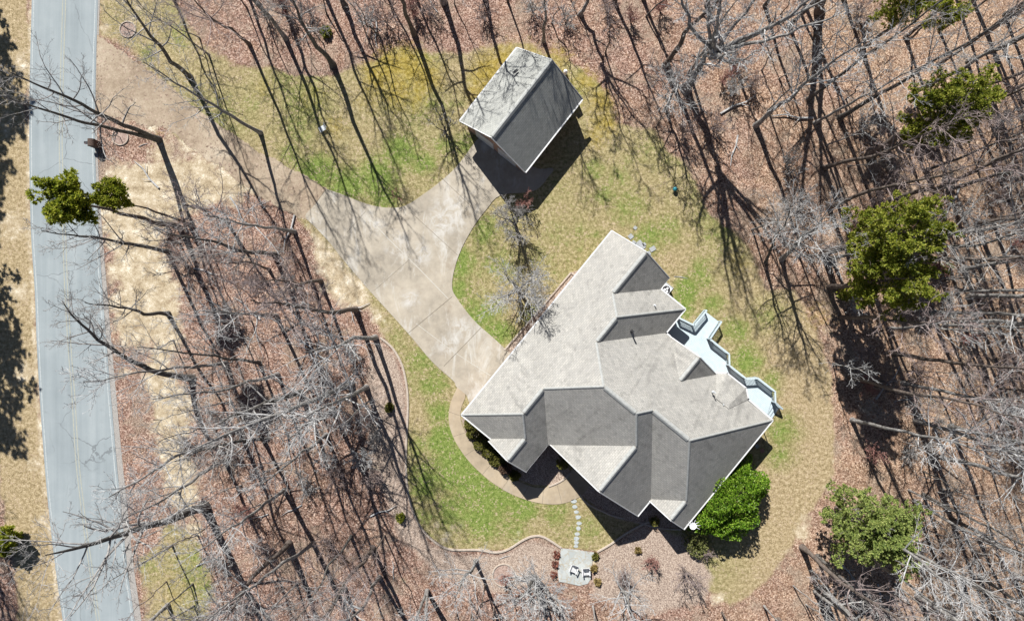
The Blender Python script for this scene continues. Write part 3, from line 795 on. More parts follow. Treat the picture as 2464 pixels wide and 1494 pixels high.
# eaves and rakes: white fascia and gutters, soffit below
OUT = [(0, 0), (570, 0), (570, 178), (536, 178), (536, 254), (462, 254), (462, 409), (480, 431), (481, 488), (464, 509), (462, 586), (126, 586), (126, 480), (80, 480), (80, 206), (-8, 206), (-8, 90), (0, 90)]
EAVES = [((0, 0), (570, 0)), ((536, 178), (536, 254)), ((536, 254), (462, 254)), ((462, 254), (462, 268)), ((480, 431), (481, 488)), ((481, 488), (464, 509)), ((464, 509), (462, 586)), ((462, 586), (126, 586)),
         ((126, 480), (80, 480)), ((80, 206), (-8, 206)), ((0, 90), (0, 0)), ((570, 178), (536, 178)), ((463, 409), (480, 431))]
g = MB()
for a, c in EAVES:
    A_, C_ = hp(*a, ZE - 0.075), hp(*c, ZE - 0.075)
    d = (C_ - A_).normalized(); n = Vector((d.y, -d.x, 0))
    ce = hp(266, 240, ZE)
    if n.dot(A_ - ce) < 0: n = -n
    mid_in = hp(*a) * .5 + hp(*c) * .5
    g.beam(A_ + n * 0.055 - d * 0.05, C_ + n * 0.055 + d * 0.05, 0.15, 0.13)
par(g.build("gutter", M['white']), house)
GABLES = [(570, 0, 178, 89, 1), (80, 206, 480, 343, -1), (126, 480, 586, 533, -1), (-8, 90, 206, 148, -1), (462, 268, 412, 340, 1)]
for u, v0, v1, vr, s in GABLES:
    top = hp(u + s * 1.0, vr, ZE + PITCH * KE * (vr - v0) - 0.08)
    for v in (v0, v1):
        rk = MB(); rk.beam(hp(u + s * 1.0, v, ZE - 0.08), top, 0.07, 0.2)
        par(rk.build("rake_board", M['white']), house)
sf = MB(); sf.face_verts([hp(u, v, ZE - 0.10) for u, v in OUT], [tuple(range(len(OUT)))])
par(sf.build("soffit", M['white']), house)

# ridge vents and hip caps
def cap_line(b, a, c, w, h, sl, mi=0):
    a, c = Vector(a), Vector(c); d = (c - a).normalized(); side = d.cross(Vector((0, 0, 1))).normalized(); up = side.cross(d).normalized()
    q = w / 2; prof = [(-q, -sl * q - .06), (-q, -sl * q + h * .8), (-q * .25, -sl * q * .25 + h), (q * .25, -sl * q * .25 + h), (q, -sl * q + h * .8), (q, -sl * q - .06)]
    vs = []
    for p in (a, c):
        for x, y in prof: vs.append(p + side * x + up * y)
    b.face_verts(vs, [(k, k + 1, k + 7, k + 6) for k in range(5)] + [(0, 1, 2, 3, 4, 5), (11, 10, 9, 8, 7, 6)], mi)
def rz(u, v, z): return hp(u, v, ZE + PITCH * KE * z + 0.03)
RIDGES = [((566, 89, 89), (451, 89, 89)), ((405, 127, 127), (339, 127, 127)), ((268.5, 197, 193.5), (268.5, 283, 193.5)), ((174, 103, 103), (107, 103, 103)), ((296.5, 318, 165.5), (296.5, 417, 165.5)),
          ((208, 343, 137), (84, 343, 137)), ((180, 533, 53), (129, 533, 53)), ((55, 148, 58), (-5, 148, 58)), ((458, 340, 72), (393, 340, 72))]
for a, c in RIDGES:
    rc = MB(); cap_line(rc, rz(*a), rz(*c), 0.4, 0.05, PITCH)
    par(rc.build("ridge_vent", M['ridge']), roof)
HIPS = [((0, 0, 0), (103, 103, 103)), ((178, 103, 103), (268.5, 193.5, 193.5)), ((103, 103, 103), (58, 148, 58)), ((268.5, 286.5, 193.5), (212, 343, 137)), ((268.5, 286.5, 193.5), (296.5, 314.5, 165.5)),
        ((296.5, 420.5, 165.5), (184, 533, 53)), ((296.5, 420.5, 165.5), (462, 586, 0)), ((409, 127, 127), (536, 254, 0)), ((335, 127, 127), (268.5, 193.5, 193.5)), ((409, 127, 127), (447, 89, 89))]
for i, (a, c) in enumerate(HIPS):
    hc = MB(); cap_line(hc, rz(*a), rz(*c), 0.2, 0.02 if i != 8 else 0.012, PITCH * .68)
    par(hc.build("hip_cap", M['ridge']), roof)
# plumbing vents
for px, py, zz, hgt, r in ((1577, 735, 5.0, .35, .05), (1522, 797, 6.0, .75, .07), (1720, 944, 5.6, .4, .05), (1742, 974, 5.0, .2, .04)):
    b = MB(); p = P(px, py, zz)
    b.tube([(p.x, p.y, zz - .8), (p.x, p.y, zz + hgt - .25)], r, 10)
    b.tube([(p.x, p.y, zz - .45), (p.x, p.y, zz - .32)], [r * 2.4, r * 1.2], 10)
    par(b.build("vent_pipe", M['dark'] if r > .05 else M['grey_plastic']), roof)

# walls (brick), windows, doors
def wall_mesh(name, quads, mats):
    """quads: vertical polygons; UV along the wall and up"""
    me = bpy.data.meshes.new(name); vs, fs = [], []
    for q in quads:
        b = len(vs); vs += [tuple(p) for p in q]; fs.append(list(range(b, b + len(q))))
    me.from_pydata(vs, [], fs)
    uvl = me.uv_layers.new(name="UVMap")
    for pi, q in enumerate(quads):
        d = (Vector(q[1]) - Vector(q[0])); d.z = 0; d.normalize()
        for li in me.polygons[pi].loop_indices:
            co = me.vertices[me.loops[li].vertex_index].co
            uvl.data[li].uv = (co.dot(d), co.z)
    for m in mats: me.materials.append(m)
    me.update()
    return me
WI = 11.0   # overhang in plan units
WALL = [(WI, WI), (562, WI), (562, 178 - WI), (536 - WI, 178 - WI), (536 - WI, 254 - WI), (462 - WI, 254 - WI), (462 - WI, 586 - WI), (134, 586 - WI), (134, 480 - WI), (88, 480 - WI), (88, 206 - WI), (0, 206 - WI), (0, 98), (WI, 98)]
qs = []
for i in range(len(WALL)):
    a, c = WALL[i], WALL[(i + 1) % len(WALL)]
    qs.append([hp(*a, -0.05), hp(*c, -0.05), hp(*c, ZE - 0.11), hp(*a, ZE - 0.11)])
for u, v0, v1, vr, s in GABLES:
    uu = u - s * 8 if s > 0 else u + 8
    qs.append([hp(uu, v0 + 6, ZE - 0.09), hp(uu, v1 - 6, ZE - 0.09), hp(uu, vr, ZE + PITCH * KE * (vr - v0 - 7))])
qs.append([hp(474, 436, 0), hp(474, 484, 0), hp(474, 484, ZE - .11), hp(474, 436, ZE - .11)])
par(link("wall", wall_mesh("wall", qs, [M['brick']])), house)

def window(parent, a, c, z0, z1, out, name="window", door=False):
    """a, c world xy ends on the wall; out = outward unit"""
    a, c = Vector(a), Vector(c); d = (c - a).normalized()
    fr = MB()
    o1 = out * 0.04
    for (p, q, w, hh) in (((a.x, a.y, z1), (c.x, c.y, z1), .1, .1), ((a.x, a.y, z0), (c.x, c.y, z0), .12, .1)):
        fr.beam(Vector(p) + o1, Vector(q) + o1, w, hh)
    for p in (a, (a + c) / 2, c):
        fr.beam(Vector((p.x, p.y, z0 + .05)) + o1, Vector((p.x, p.y, z1 - .05)) + o1, .08, .08)
    f = par(fr.build(name, M['white']), parent)
    gl = MB(); gg = out * 0.015
    gl.face_verts([Vector((a.x, a.y, z0)) + gg, Vector((c.x, c.y, z0)) + gg, Vector((c.x, c.y, z1)) + gg, Vector((a.x, a.y, z1)) + gg], [(0, 1, 2, 3)])
    g_ = gl.build("pane", M['glass']); par(g_, f)
def win_uv(u0, v0, u1, v1, out, z0=0.9, z1=2.3): window(house, hp(u0, v0), hp(u1, v1), z0, z1, out)
for u in (330, 400, 470, 530): win_uv(u, WI, u + 30, WI, -BW)
for v in (250, 320, 400): win_uv(88, v, 88, v + 36, -AW)
for v in (505,): win_uv(134, v, 134, v + 40, -AW)
win_uv(0, 130, 0, 168, -AW)
for u in (180, 260, 350, 410): win_uv(u, 586 - WI, u + 28, 586 - WI, BW)
for v in (290, 350, 530): win_uv(462 - WI, v, 462 - WI, v + 34, AW)
win_uv(562, 75, 562, 105, AW)
for u in (90, 185):   # garage doors facing the drive
    gd = MB(); a, c = hp(u, WI), hp(u + 72, WI); o = -BW * 0.03
    for k in range(4):
        z0 = 0.08 + k * .56
        gd.beam(Vector((a.x, a.y, z0 + .27)) + o, Vector((c.x, c.y, z0 + .27)) + o, .05, .53)
    par(gd.build("garage_door", M['white']), house)
dr = MB(); a, c = hp(88, 290), hp(88, 312); dr.beam(Vector((a.x, a.y, 1.1)) - AW * .04, Vector((c.x, c.y, 1.1)) - AW * .04, .06, 2.1)
par(dr.build("front_door", M['wood']), house)
# downspout by the east corner, dish at the south eave
ds = MB(); p = hp(464, 574); ds.tube([(p.x, p.y, ZE - .15), (p.x, p.y, .15), tuple(hp(480, 574, .05))], .05, 8)
par(ds.build("downspout", M['white']), house)
sd = MB(); p = hp(146, 594, ZE + .35)
sd.tube([hp(146, 585, ZE - .1), p], .03, 8)
prof = [(0.02, 0.0), (0.16, 0.03), (0.29, 0.10), (0.31, 0.14), (0.28, 0.13), (0.05, 0.04)]
sd.lathe(p, prof, 16)
for k in range(7):
    t = -0.4 + k * 0.55
    q = p + Vector((math.cos(t) * 0.62, math.sin(t) * 0.62, 0.25))
    sd.tube([p + Vector((math.cos(t) * .2, math.sin(t) * .2, .1)), q], [.025, .012], 6)
par(sd.build("satellite_dish", M['white_metal']), house)

# ------------------------------------------------------------------ deck
ZD, ZR = 0.45, 1.4
deck = empty("wooden_deck", hp(490, 400))
tag(deck, "pale blue-white painted deck with baluster railings along the back of the house", "deck")
bpy.context.view_layer.update()
RP = [(1633.4, 764.5), (1671, 783), (1700.7, 746.7), (1736.2, 773.8), (1708.5, 815.5), (1754.7, 852), (1755.5, 879.2), (1795.9, 911.4), (1823.9, 909.7), (1865.2, 941.8), (1866, 968.2)]
RW = [P(x, y, ZR) for x, y in RP]
floor_poly = [hp(525, 256)] + RW + [hp(470, 600), hp(452, 572), hp(452, 256)]
b = MB(); b.prism([(p.x, p.y) for p in floor_poly], ZD - 0.2, ZD)
par(b.build("deck_floor", M['deck']), deck)
def rail(a, c, zd=ZD, zr=ZR, zd2=None, zr2=None):
    zd2 = zd if zd2 is None else zd2; zr2 = zr if zr2 is None else zr2
    b = MB(); a, c = Vector(a), Vector(c)
    L = (c - a).xy.length; d = (c - a); d.z = 0; d.normalize()
    A_, C_ = Vector((a.x, a.y, zr)), Vector((c.x, c.y, zr2))
    b.beam(A_, C_, 0.15, 0.045)
    b.beam(A_ - Vector((0, 0, .12)), C_ - Vector((0, 0, .12)), 0.05, 0.09)
    b.beam(Vector((a.x, a.y, zd + .1)), Vector((c.x, c.y, zd2 + .1)), 0.05, 0.09)
    n = max(1, round(L / 0.135))
    for k in range(n + 1):
        t = k / n; p = a.lerp(c, t); w = 0.1 if k in (0, n) else 0.042
        zb = zd + (zd2 - zd) * t; zt = zr + (zr2 - zr) * t
        b.box((p.x, p.y, (zb + zt) / 2 - .02), (w, w, zt - zb - .03), math.atan2(d.y, d.x))
    par(b.build("railing", M['deck']), deck)
for i in (0, 1, 3, 4, 5, 6, 7, 8, 9):
    rail(RW[i], RW[i + 1])
rail(hp(527, 258), RW[0])
# steps down at the far end
st = MB()
e0, e1 = RW[10], hp(458, 590)
for k in range(3):
    off = BW * (0.32 * (k + 1) - .02)
    st.beam(e0 + off * 1 + Vector((0, 0, ZD - .13 * (k + 1) - e0.z)), e1 + off + Vector((0, 0, ZD - .13 * (k + 1) - e1.z)), 0.27, 0.05)
par(st.build("step", M['deck']), deck)
e2 = e0 + BW * 1.05
rail(e0, e2, ZD, ZR, 0.05, ZR - .35)

# ------------------------------------------------------------------ detached garage
ZG = 3.0
KG = S * (H - ZG) / H
GA = Vector((0.616, -0.788)); GB = Vector((0.788, 0.616)); GC = Vector((1254, 265)); GL, GW = 223.0, 199.0
def gp(u, v, z=0.0):
    p = GC + GA * u + GB * v
    return Vector(((p.x - 1232) * KG, (747 - p.y) * KG, z))
gaw = Vector((GA.x, -GA.y, 0)); gbw = Vector((GB.x, -GB.y, 0))
gar = empty("detached_garage", gp(0, 0)); tag(gar, "small detached garage with steep grey gable roof above the driveway spur", "garage")
bpy.context.view_layer.update()
GP_ = 0.88
zr_ = ZG + GP_ * KG * GW / 2
hl, hw = GL / 2, GW / 2
gf = [([gp(-hl, -hw, ZG), gp(hl, -hw, ZG), gp(hl, 0, zr_), gp(-hl, 0, zr_)], (gbw.x, gbw.y)),
      ([gp(-hl, hw, ZG), gp(-hl, 0, zr_), gp(hl, 0, zr_), gp(hl, hw, ZG)], (-gbw.x, -gbw.y))]
groof = par(link("roof", roof_mesh("roof", gf, [M['shingle_garage']])), gar)
b = MB(); cap_line(b, gp(-hl + 3, 0, zr_ + .03), gp(hl - 3, 0, zr_ + .03), 0.44, 0.05, GP_)
par(b.build("ridge_vent", M['ridge']), groof)
b = MB()
for s in (-1, 1):
    b.beam(gp(-hl, s * (hw + 1.5), ZG - .07), gp(hl, s * (hw + 1.5), ZG - .07), 0.14, 0.13)
par(b.build("gutter", M['white']), gar)
for s in (-1, 1):
    for t in (-1, 1):
        b = MB(); b.beam(gp(s * (hl + 1), t * hw, ZG - .08), gp(s * (hl + 1), 0, zr_ - .08), .06, .18)
        par(b.build("rake_board", M['white']), gar)
wi = 10
cs = [(-hl + wi, -hw + wi), (hl - wi, -hw + wi), (hl - wi, hw - wi), (-hl + wi, hw - wi)]
qs = []
for i in range(4):
    a, c = cs[i], cs[(i + 1) % 4]
    qs.append([gp(*a, -.05), gp(*c, -.05), gp(*c, ZG + .15), gp(*a, ZG + .15)])
for s in (-1, 1):
    uu = s * (hl - wi); zz = ZG + GP_ * KG * wi - .06
    qs.append([gp(uu, -hw + wi, zz), gp(uu, hw - wi, zz), gp(uu, 0, zr_ - .06)])
par(link("wall", wall_mesh("wall", qs, [M['brick']])), gar)
for v in (-62, 8):
    b = MB(); o = -gaw * .03
    for k in range(4):
        z0 = .07 + k * .55
        b.beam(gp(-hl + wi, v, z0 + .27) + o, gp(-hl + wi, v + 56, z0 + .27) + o, .05, .52)
    par(b.build("garage_door", M['white']), gar)
b = MB(); b.beam(gp(-70, hw - wi, 1.05) + gbw * .03, gp(-46, hw - wi, 1.05) + gbw * .03, .06, 2.05); par(b.build("side_door", M['white']), gar)
window(gar, gp(20, hw - wi), gp(46, hw - wi), 1.0, 2.1, gbw)
b = MB(); p = gp(hl - 6, hw - 12); b.box((p.x + .15, p.y + .25, .5), (.6, .5, 1.0), .66); par(b.build("utility_box", M['white_metal']), gar)
b = MB(); p = P(1240, 168, 5.2); b.box((p.x, p.y, 4.75), (.5, .2, .12), .66, rx=0); par(b.build("roof_vent", M['dark']), groof)

# ------------------------------------------------------------------ small things in the yard
def slab_thing(name, poly, z, mat, label, cat, group=None, thick=.05):
    b = MB(); b.prism([(p[0], p[1]) for p in poly], -0.03, z); o = b.build(name, mat); tag(o, label, cat, group); return o
patio = [(1350, 1318), (1388, 1322), (1429, 1328), (1424, 1360), (1422, 1390), (1414, 1403), (1394, 1408), (1368, 1402), (1345, 1398), (1342, 1375), (1346, 1345)]
slab_thing("flagstone_patio", [P(*p) for p in patio], 0.07, M['patio'], "pale grey flagstone patio with two white chairs at the edge of the woods", "patio")
rs = random.Random(11)
stones = [(1380.4, 1205, "topmost stepping stone, next to the entry pad"), (1383.3, 1218, "second stepping stone down from the entry pad"), (1387.5, 1231, "third stepping stone down from the entry pad"),
          (1391, 1243, "fourth stepping stone down, the pointed one"), (1393.3, 1257.8, "fifth stepping stone down from the entry pad"), (1391.9, 1270.3, "squarish sixth stepping stone, middle of the lawn path"),
          (1389, 1284, "small fourth stepping stone up from the patio"), (1387, 1295.4, "third stepping stone up from the flagstone patio"), (1386.1, 1304.7, "second stepping stone up from the flagstone patio"),
          (1386, 1313.5, "last stepping stone, touching the flagstone patio edge")]
for x, y, lab in stones:
    c = P(x, y); n = rs.choice([5, 6, 6, 7]); a0 = rs.random() * 6
    rr = 0.2 + rs.random() * .06
    poly = [(c.x + rr * 1.15 * math.cos(a0 + 2 * math.pi * k / n) * rs.uniform(.75, 1.15), c.y + rr * .85 * math.sin(a0 + 2 * math.pi * k / n) * rs.uniform(.75, 1.15)) for k in range(n)]
    slab_thing("stepping_stone", poly, 0.05, M['flag'], "pale " + lab, "stepping stone", "stepping stones across the front lawn")
for x, y, sx, sy, lab in ((1528.3, 548.5, .3, .3, "small grey paver alone on the grass above the upper gable end"), (1517.6, 569.2, .42, .42, "grey square paver on grass just above the upper gable rake"),
                      (1523, 587, .6, .4, "grey paver half tucked under the upper gable rake"), (1539, 592, .8, .9, "largest grey paver slab beside the upper gable apex"),
                      (1550, 588, .3, .3, "small grey paver right of the large slab"), (1570, 599, .55, .42, "outermost tilted grey paver on the grass right of the gable apex"), (1560, 610, .4, .4, "grey paver between gable apex and outermost paver"),
                      (1789 + 32, 1073, .35, .35, "grey square paver in the shade below the east eave"), (1834, 1084, .35, .35, "reddish square paver in the shade below the east eave")):
    p = P(x, y); b = MB(); b.box((p.x, p.y, .03), (sx, sy, .08), .66 + rs.uniform(-.3, .3)); o = b.build("paver", M['paver'] if 'reddish' not in lab else M['brick'])
    if 'reddish' in lab: o.data.materials[0] = speckled("red_paver", (.25, .12, .10), (.36, .2, .17), 6)
    tag(o, lab, "paver", "grey pavers near the house")

def chair(px, py, rz, label):
    p = P(px, py); root = empty("patio_chair", (p.x, p.y, 0.07), rz); tag(root, label, "chair", "white patio chairs on the flagstones")
    b = MB()
    for k in range(5): b.box((-.24 + k * .12, -.05, .36), (.1, .52, .03))
    b.build("seat", M['white'], root)
    b = MB()
    for k in range(5):
        b.beam((-.24 + k * .12, .2, .36), (-.24 + k * .12, .55, 1.0), .1, .025)
    b.beam((-.3, .31, .55), (.3, .31, .55), .05, .05); b.beam((-.3, .5, .9), (.3, .5, .9), .05, .05)
    b.build("backrest", M['white'], root)
    for sx in (-1, 1):
        for sy in (-1, 1):
            l = MB(); l.box((sx * .32, sy * .24 - .03, .28), (.06, .07, .56)); l.build("leg", M['white'], root)
        a = MB(); a.box((sx * .34, 0, .575), (.11, .66, .03)); a.build("armrest", M['white'], root)
chair(1379, 1364, math.radians(-22), "white slatted patio chair turned aslant, nearer the stepping stones")
chair(1408.5, 1371, math.radians(4), "white slatted patio chair standing square by the patio's right rim")

def ring(px, py, rpx, label, stem=True):
    c = P(px, py); r = rpx * S; b = MB(); n = 28; vs = []
    rr = random.Random(int(px))
    for k in range(n):
        t = 2 * math.pi * k / n
        for q, z in ((1.07, -.04), (1.05, .10), (.99, .12), (.93, .10), (.91, -.04)):
            vs.append((c.x + r * q * math.cos(t), c.y + r * q * math.sin(t), z + rr.uniform(-.01, .01)))
    fs = []
    for k in range(n):
        for j in range(4): fs.append((k * 5 + j, k * 5 + j + 1, ((k + 1) % n) * 5 + j + 1, ((k + 1) % n) * 5 + j))
    b.face_verts(vs, fs); o = empty("tree_ring", (c.x, c.y, 0)); tag(o, label, "tree ring", "round pale edging rings")
    bpy.context.view_layer.update()
    par(b.build("rim", M['edging']), o)
    mu = MB(); mu.lathe(c, [(r * .93, .03), (r * .5, .06), (0.01, .08)], 20); par(mu.build("mulch", speckled("ring_mulch", (.12, .075, .06), (.28, .2, .165), 9, c=(.4, .31, .26))), o)
    if stem:
        s_ = MB(); s_.tube([(c.x, c.y, 0), (c.x + .03, c.y - .02, .8), (c.x - .05, c.y + .04, 1.6)], [.035, .025, .01], 6); par(s_.build("stem", BARK['grey'][0]), o)
ring(308, 72, 19, "pale round edging ring with bare sapling near the top of the road")
ring(290, 331, 19, "pale round edging ring under the twin trunked tree by the mailbox")
ring(903, 1145, 17, "small pale edging ring in the wooded bed left of the lawn")
ring(1212, 1383, 27, "largest pale edging ring below the lawn, left of the patio", False)

mb = empty("brick_mailbox", P(236, 350)); tag(mb, "dark brick mailbox pillar with arched top at the road's edge", "mailbox")
b = MB(); b.box((0, 0, .5), (.62, .62, 1.0)); o = b.build("pillar", speckled("dark_brick", (.035, .022, .018), (.09, .055, .045), 12, c=(.16, .10, .08)), mb)
b = MB(); n = 9
pts = [(.33 * math.cos(math.pi * k / n), 1.0 + .3 * math.sin(math.pi * k / n)) for k in range(n + 1)]
vs = [(x, -.33, z) for x, z in pts] + [(x, .33, z) for x, z in pts]
b.face_verts(vs, [(k, k + 1, n + 2 + k, n + 1 + k) for k in range(n)] + [tuple(range(n + 1))[::-1], tuple(range(n + 1, 2 * n + 2))])
b.build("arched_top", speckled("dark_brick_cap", (.03, .02, .017), (.10, .065, .05), 12), mb)
b = MB(); b.box((-.42, 0, 1.0), (.4, .22, .22)); mbx = b.build("letter_box", M['dark'], mb)
b = MB(); b.box((-.64, 0, .98), (.03, .2, .2)); b.build("door", M['dark'], mbx)
b = MB(); b.box((-.45, -.13, 1.15), (.05, .02, .14)); b.build("flag", M['red_metal'], mbx)

p = P(1359.6, 178); tk = empty("propane_tank", p); tag(tk, "white upright domed tank on the ground beside the garage's upper gable", "tank")
b = MB(); b.lathe((0, 0, 0), [(.17, 0), (.19, .06), (.19, .62), (.15, .74), (.06, .80), (.02, .81)], 18); b.build("body", M['white_metal'], tk, True)
b = MB(); b.lathe((0, 0, .8), [(.09, 0), (.09, .1), (.07, .1)], 12); b.build("collar", M['white_metal'], tk)

p = P(1622, 457); gb = empty("gazing_ball", p); tag(gb, "glossy teal garden ball on a short stand in the grass", "garden ball")
b = MB(); b.lathe((0, 0, .38), [(.215 * math.sin(math.pi * k / 14) + .002, -.215 * math.cos(math.pi * k / 14)) for k in range(15)], 24); b.build("globe", M['teal'], gb, True)
b = MB(); b.lathe((0, 0, 0), [(.13, 0), (.11, .04), (.05, .08), (.06, .18), (.1, .21)], 14); b.build("stand", M['dark'], gb, True)

p = P(778, 312); lc = empty("lawn_chair", p, math.radians(-60)); tag(lc, "weathered grey-white lawn chair tipped among tree shadows in the upper lawn", "chair")
b = MB()
for k in range(6): b.beam((-.24, -.28 + k * .1, .34), (.24, -.28 + k * .1, .34 - abs(k - 2.5) * .01), .085, .02)
b.build("seat", M['grey_plastic'], lc)
b = MB()
for k in range(5): b.beam((-.2 + k * .1, .26, .36), (-.24 + k * .12, .42, .82), .08, .02)
b.beam((-.27, .42, .84), (.27, .42, .84), .05, .06)
b.build("backrest", M['white'], lc)
for sx in (-1, 1):
    for sy in (-1, 1):
        b = MB(); b.tube([(sx * .24, sy * .24, .34), (sx * .28, sy * .3, 0)], .022, 6); b.build("leg", M['grey_plastic'], lc)

p = hp(515, 190); ac = empty("air_conditioner", (P(1603, 697, .8).x, P(1603, 697, .8).y, 0), math.atan2(AW.y, AW.x)); tag(ac, "white outdoor air conditioner with dark round fan on a pad by the back eave", "air conditioner")
b = MB(); b.box((.1, 0, .04), (1.15, 1.1, .1)); b.build("pad", M['paver'], ac)
b = MB(); b.box((0, 0, .46), (.82, .82, .74)); bd = b.build("cabinet", M['white_metal'], ac)
b = MB(); b.lathe((0, 0, .831), [(.37, 0), (.37, .03), (.34, .035), (.34, .012)], 24); b.build("fan_grille", M['dark'], bd)
b = MB()
for k in range(3):
    t = k * 2.1; b.beam((.05 * math.cos(t), .05 * math.sin(t), .87), (.25 * math.cos(t), .25 * math.sin(t), .875), .16, .012)
b.build("fan_blade", M['white_metal'], bd)
b = MB(); b.lathe((0, 0, .86), [(.06, 0), (.06, .03), (.02, .035)], 12); b.build("fan_hub", M['dark'], bd)

def twig(px, py, ang, L, label):
    p = P(px, py, 0); d = Vector((math.cos(ang), math.sin(ang), 0)); n = Vector((-d.y, d.x, 0))
    b = MB(); b.tube([p - d * L / 2 + Vector((0, 0, .03)), p + n * .06 + Vector((0, 0, .06)), p + d * L / 2 + Vector((0, 0, .03))], [.03, .035, .012], 6)
    tag(b.build("fallen_branch", BARK['pale'][1]), label, "fallen branch", "fallen branches on the ground")
twig(1638, 668, -.15, 1.3, "pale fallen stick on grass right of the upper gable corner")
twig(1590, 652, -.35, .8, "short pale fallen stick close to the upper gable rake")
twig(1215, 1340, .3, 1.0, "thin fallen stick just below the lawn edging")
twig(2440, 640, .55, 2.2, "thick pale fallen log among the far right trees")
twig(1466, 30, 1.35, 1.6, "pale leaning dead stick at the top of the woods")
twig(345, 350, .35, .9, "short curved dead stick under the twin trunked tree")

# ------------------------------------------------------------------ trees
def unit(a): return a / np.maximum(np.linalg.norm(a, axis=-1, keepdims=True), 1e-9)

def grow(st, d, L, npts, wig, up, rng, droop=0.0):
    N = len(st); pts = np.zeros((N, npts, 3)); pts[:, 0] = st; cur = d.copy()
    step = (L / (npts - 1))[:, None]
    for k in range(1, npts):
        cur = unit(cur + rng.normal(0, wig, (N, 3)) + np.array([0, 0, up]))
        pts[:, k] = pts[:, k - 1] + cur * step
    return pts

def tubes(pts, rad, sides):
    N, Pn, _ = pts.shape
    tan = np.zeros_like(pts); tan[:, 1:-1] = pts[:, 2:] - pts[:, :-2]; tan[:, 0] = pts[:, 1] - pts[:, 0]; tan[:, -1] = pts[:, -1] - pts[:, -2]
    tan = unit(tan)
    ref = np.where(np.abs(tan[:, :1, 2:3]) < .9, np.array([0, 0, 1.0]), np.array([1.0, 0, 0]))
    ref = np.broadcast_to(ref, tan.shape)
    a = unit(np.cross(tan, ref)); b = np.cross(tan, a)
    th = np.arange(sides) * 2 * np.pi / sides
    V = pts[:, :, None, :] + rad[:, :, None, None] * (a[:, :, None, :] * np.cos(th)[None, None, :, None] + b[:, :, None, :] * np.sin(th)[None, None, :, None])
    idx = np.arange(N * Pn * sides).reshape(N, Pn, sides); nx = np.roll(idx, -1, axis=2)
    Q = np.stack([idx[:, :-1], nx[:, :-1], nx[:, 1:], idx[:, 1:]], -1).reshape(-1, 4)
    return V.reshape(-1, 3), Q

def children(pts, rad, L, k, t0, t1, a0, a1, ratio, rng, rr=.5, rmin=.012, taper_len=.6):
    N, Pn, _ = pts.shape
    t = (np.arange(k)[None, :] + rng.random((N, k))) / k * (t1 - t0) + t0
    f = t * (Pn - 1); i = np.minimum(f.astype(int), Pn - 2); fr = (f - i)[..., None]
    rows = np.arange(N)[:, None]
    st = pts[rows, i] * (1 - fr) + pts[rows, i + 1] * fr
    tn = unit(pts[rows, i + 1] - pts[rows, i])
    r = (rad[rows, i] * (1 - fr[..., 0]) + rad[rows, i + 1] * fr[..., 0]) * rr
    az = rng.random((N, 1)) * 6.28 + np.arange(k)[None, :] * 2.4 + rng.normal(0, .4, (N, k))
    ref = np.where(np.abs(tn[..., 2:3]) < .9, np.array([0, 0, 1.0]), np.array([1.0, 0, 0]))
    a = unit(np.cross(tn, ref)); b = np.cross(tn, a)
    ang = (a0 + (a1 - a0) * t + rng.normal(0, .12, t.shape))[..., None]
    d = unit(tn * np.cos(ang) + (a * np.cos(az)[..., None] + b * np.sin(az)[..., None]) * np.sin(ang))
    LL = np.broadcast_to(L[:, None], t.shape) * ratio * (1 - taper_len * t) * rng.uniform(.65, 1.25, t.shape)
    return st.reshape(-1, 3), d.reshape(-1, 3), LL.reshape(-1), np.maximum(r.reshape(-1), rmin)

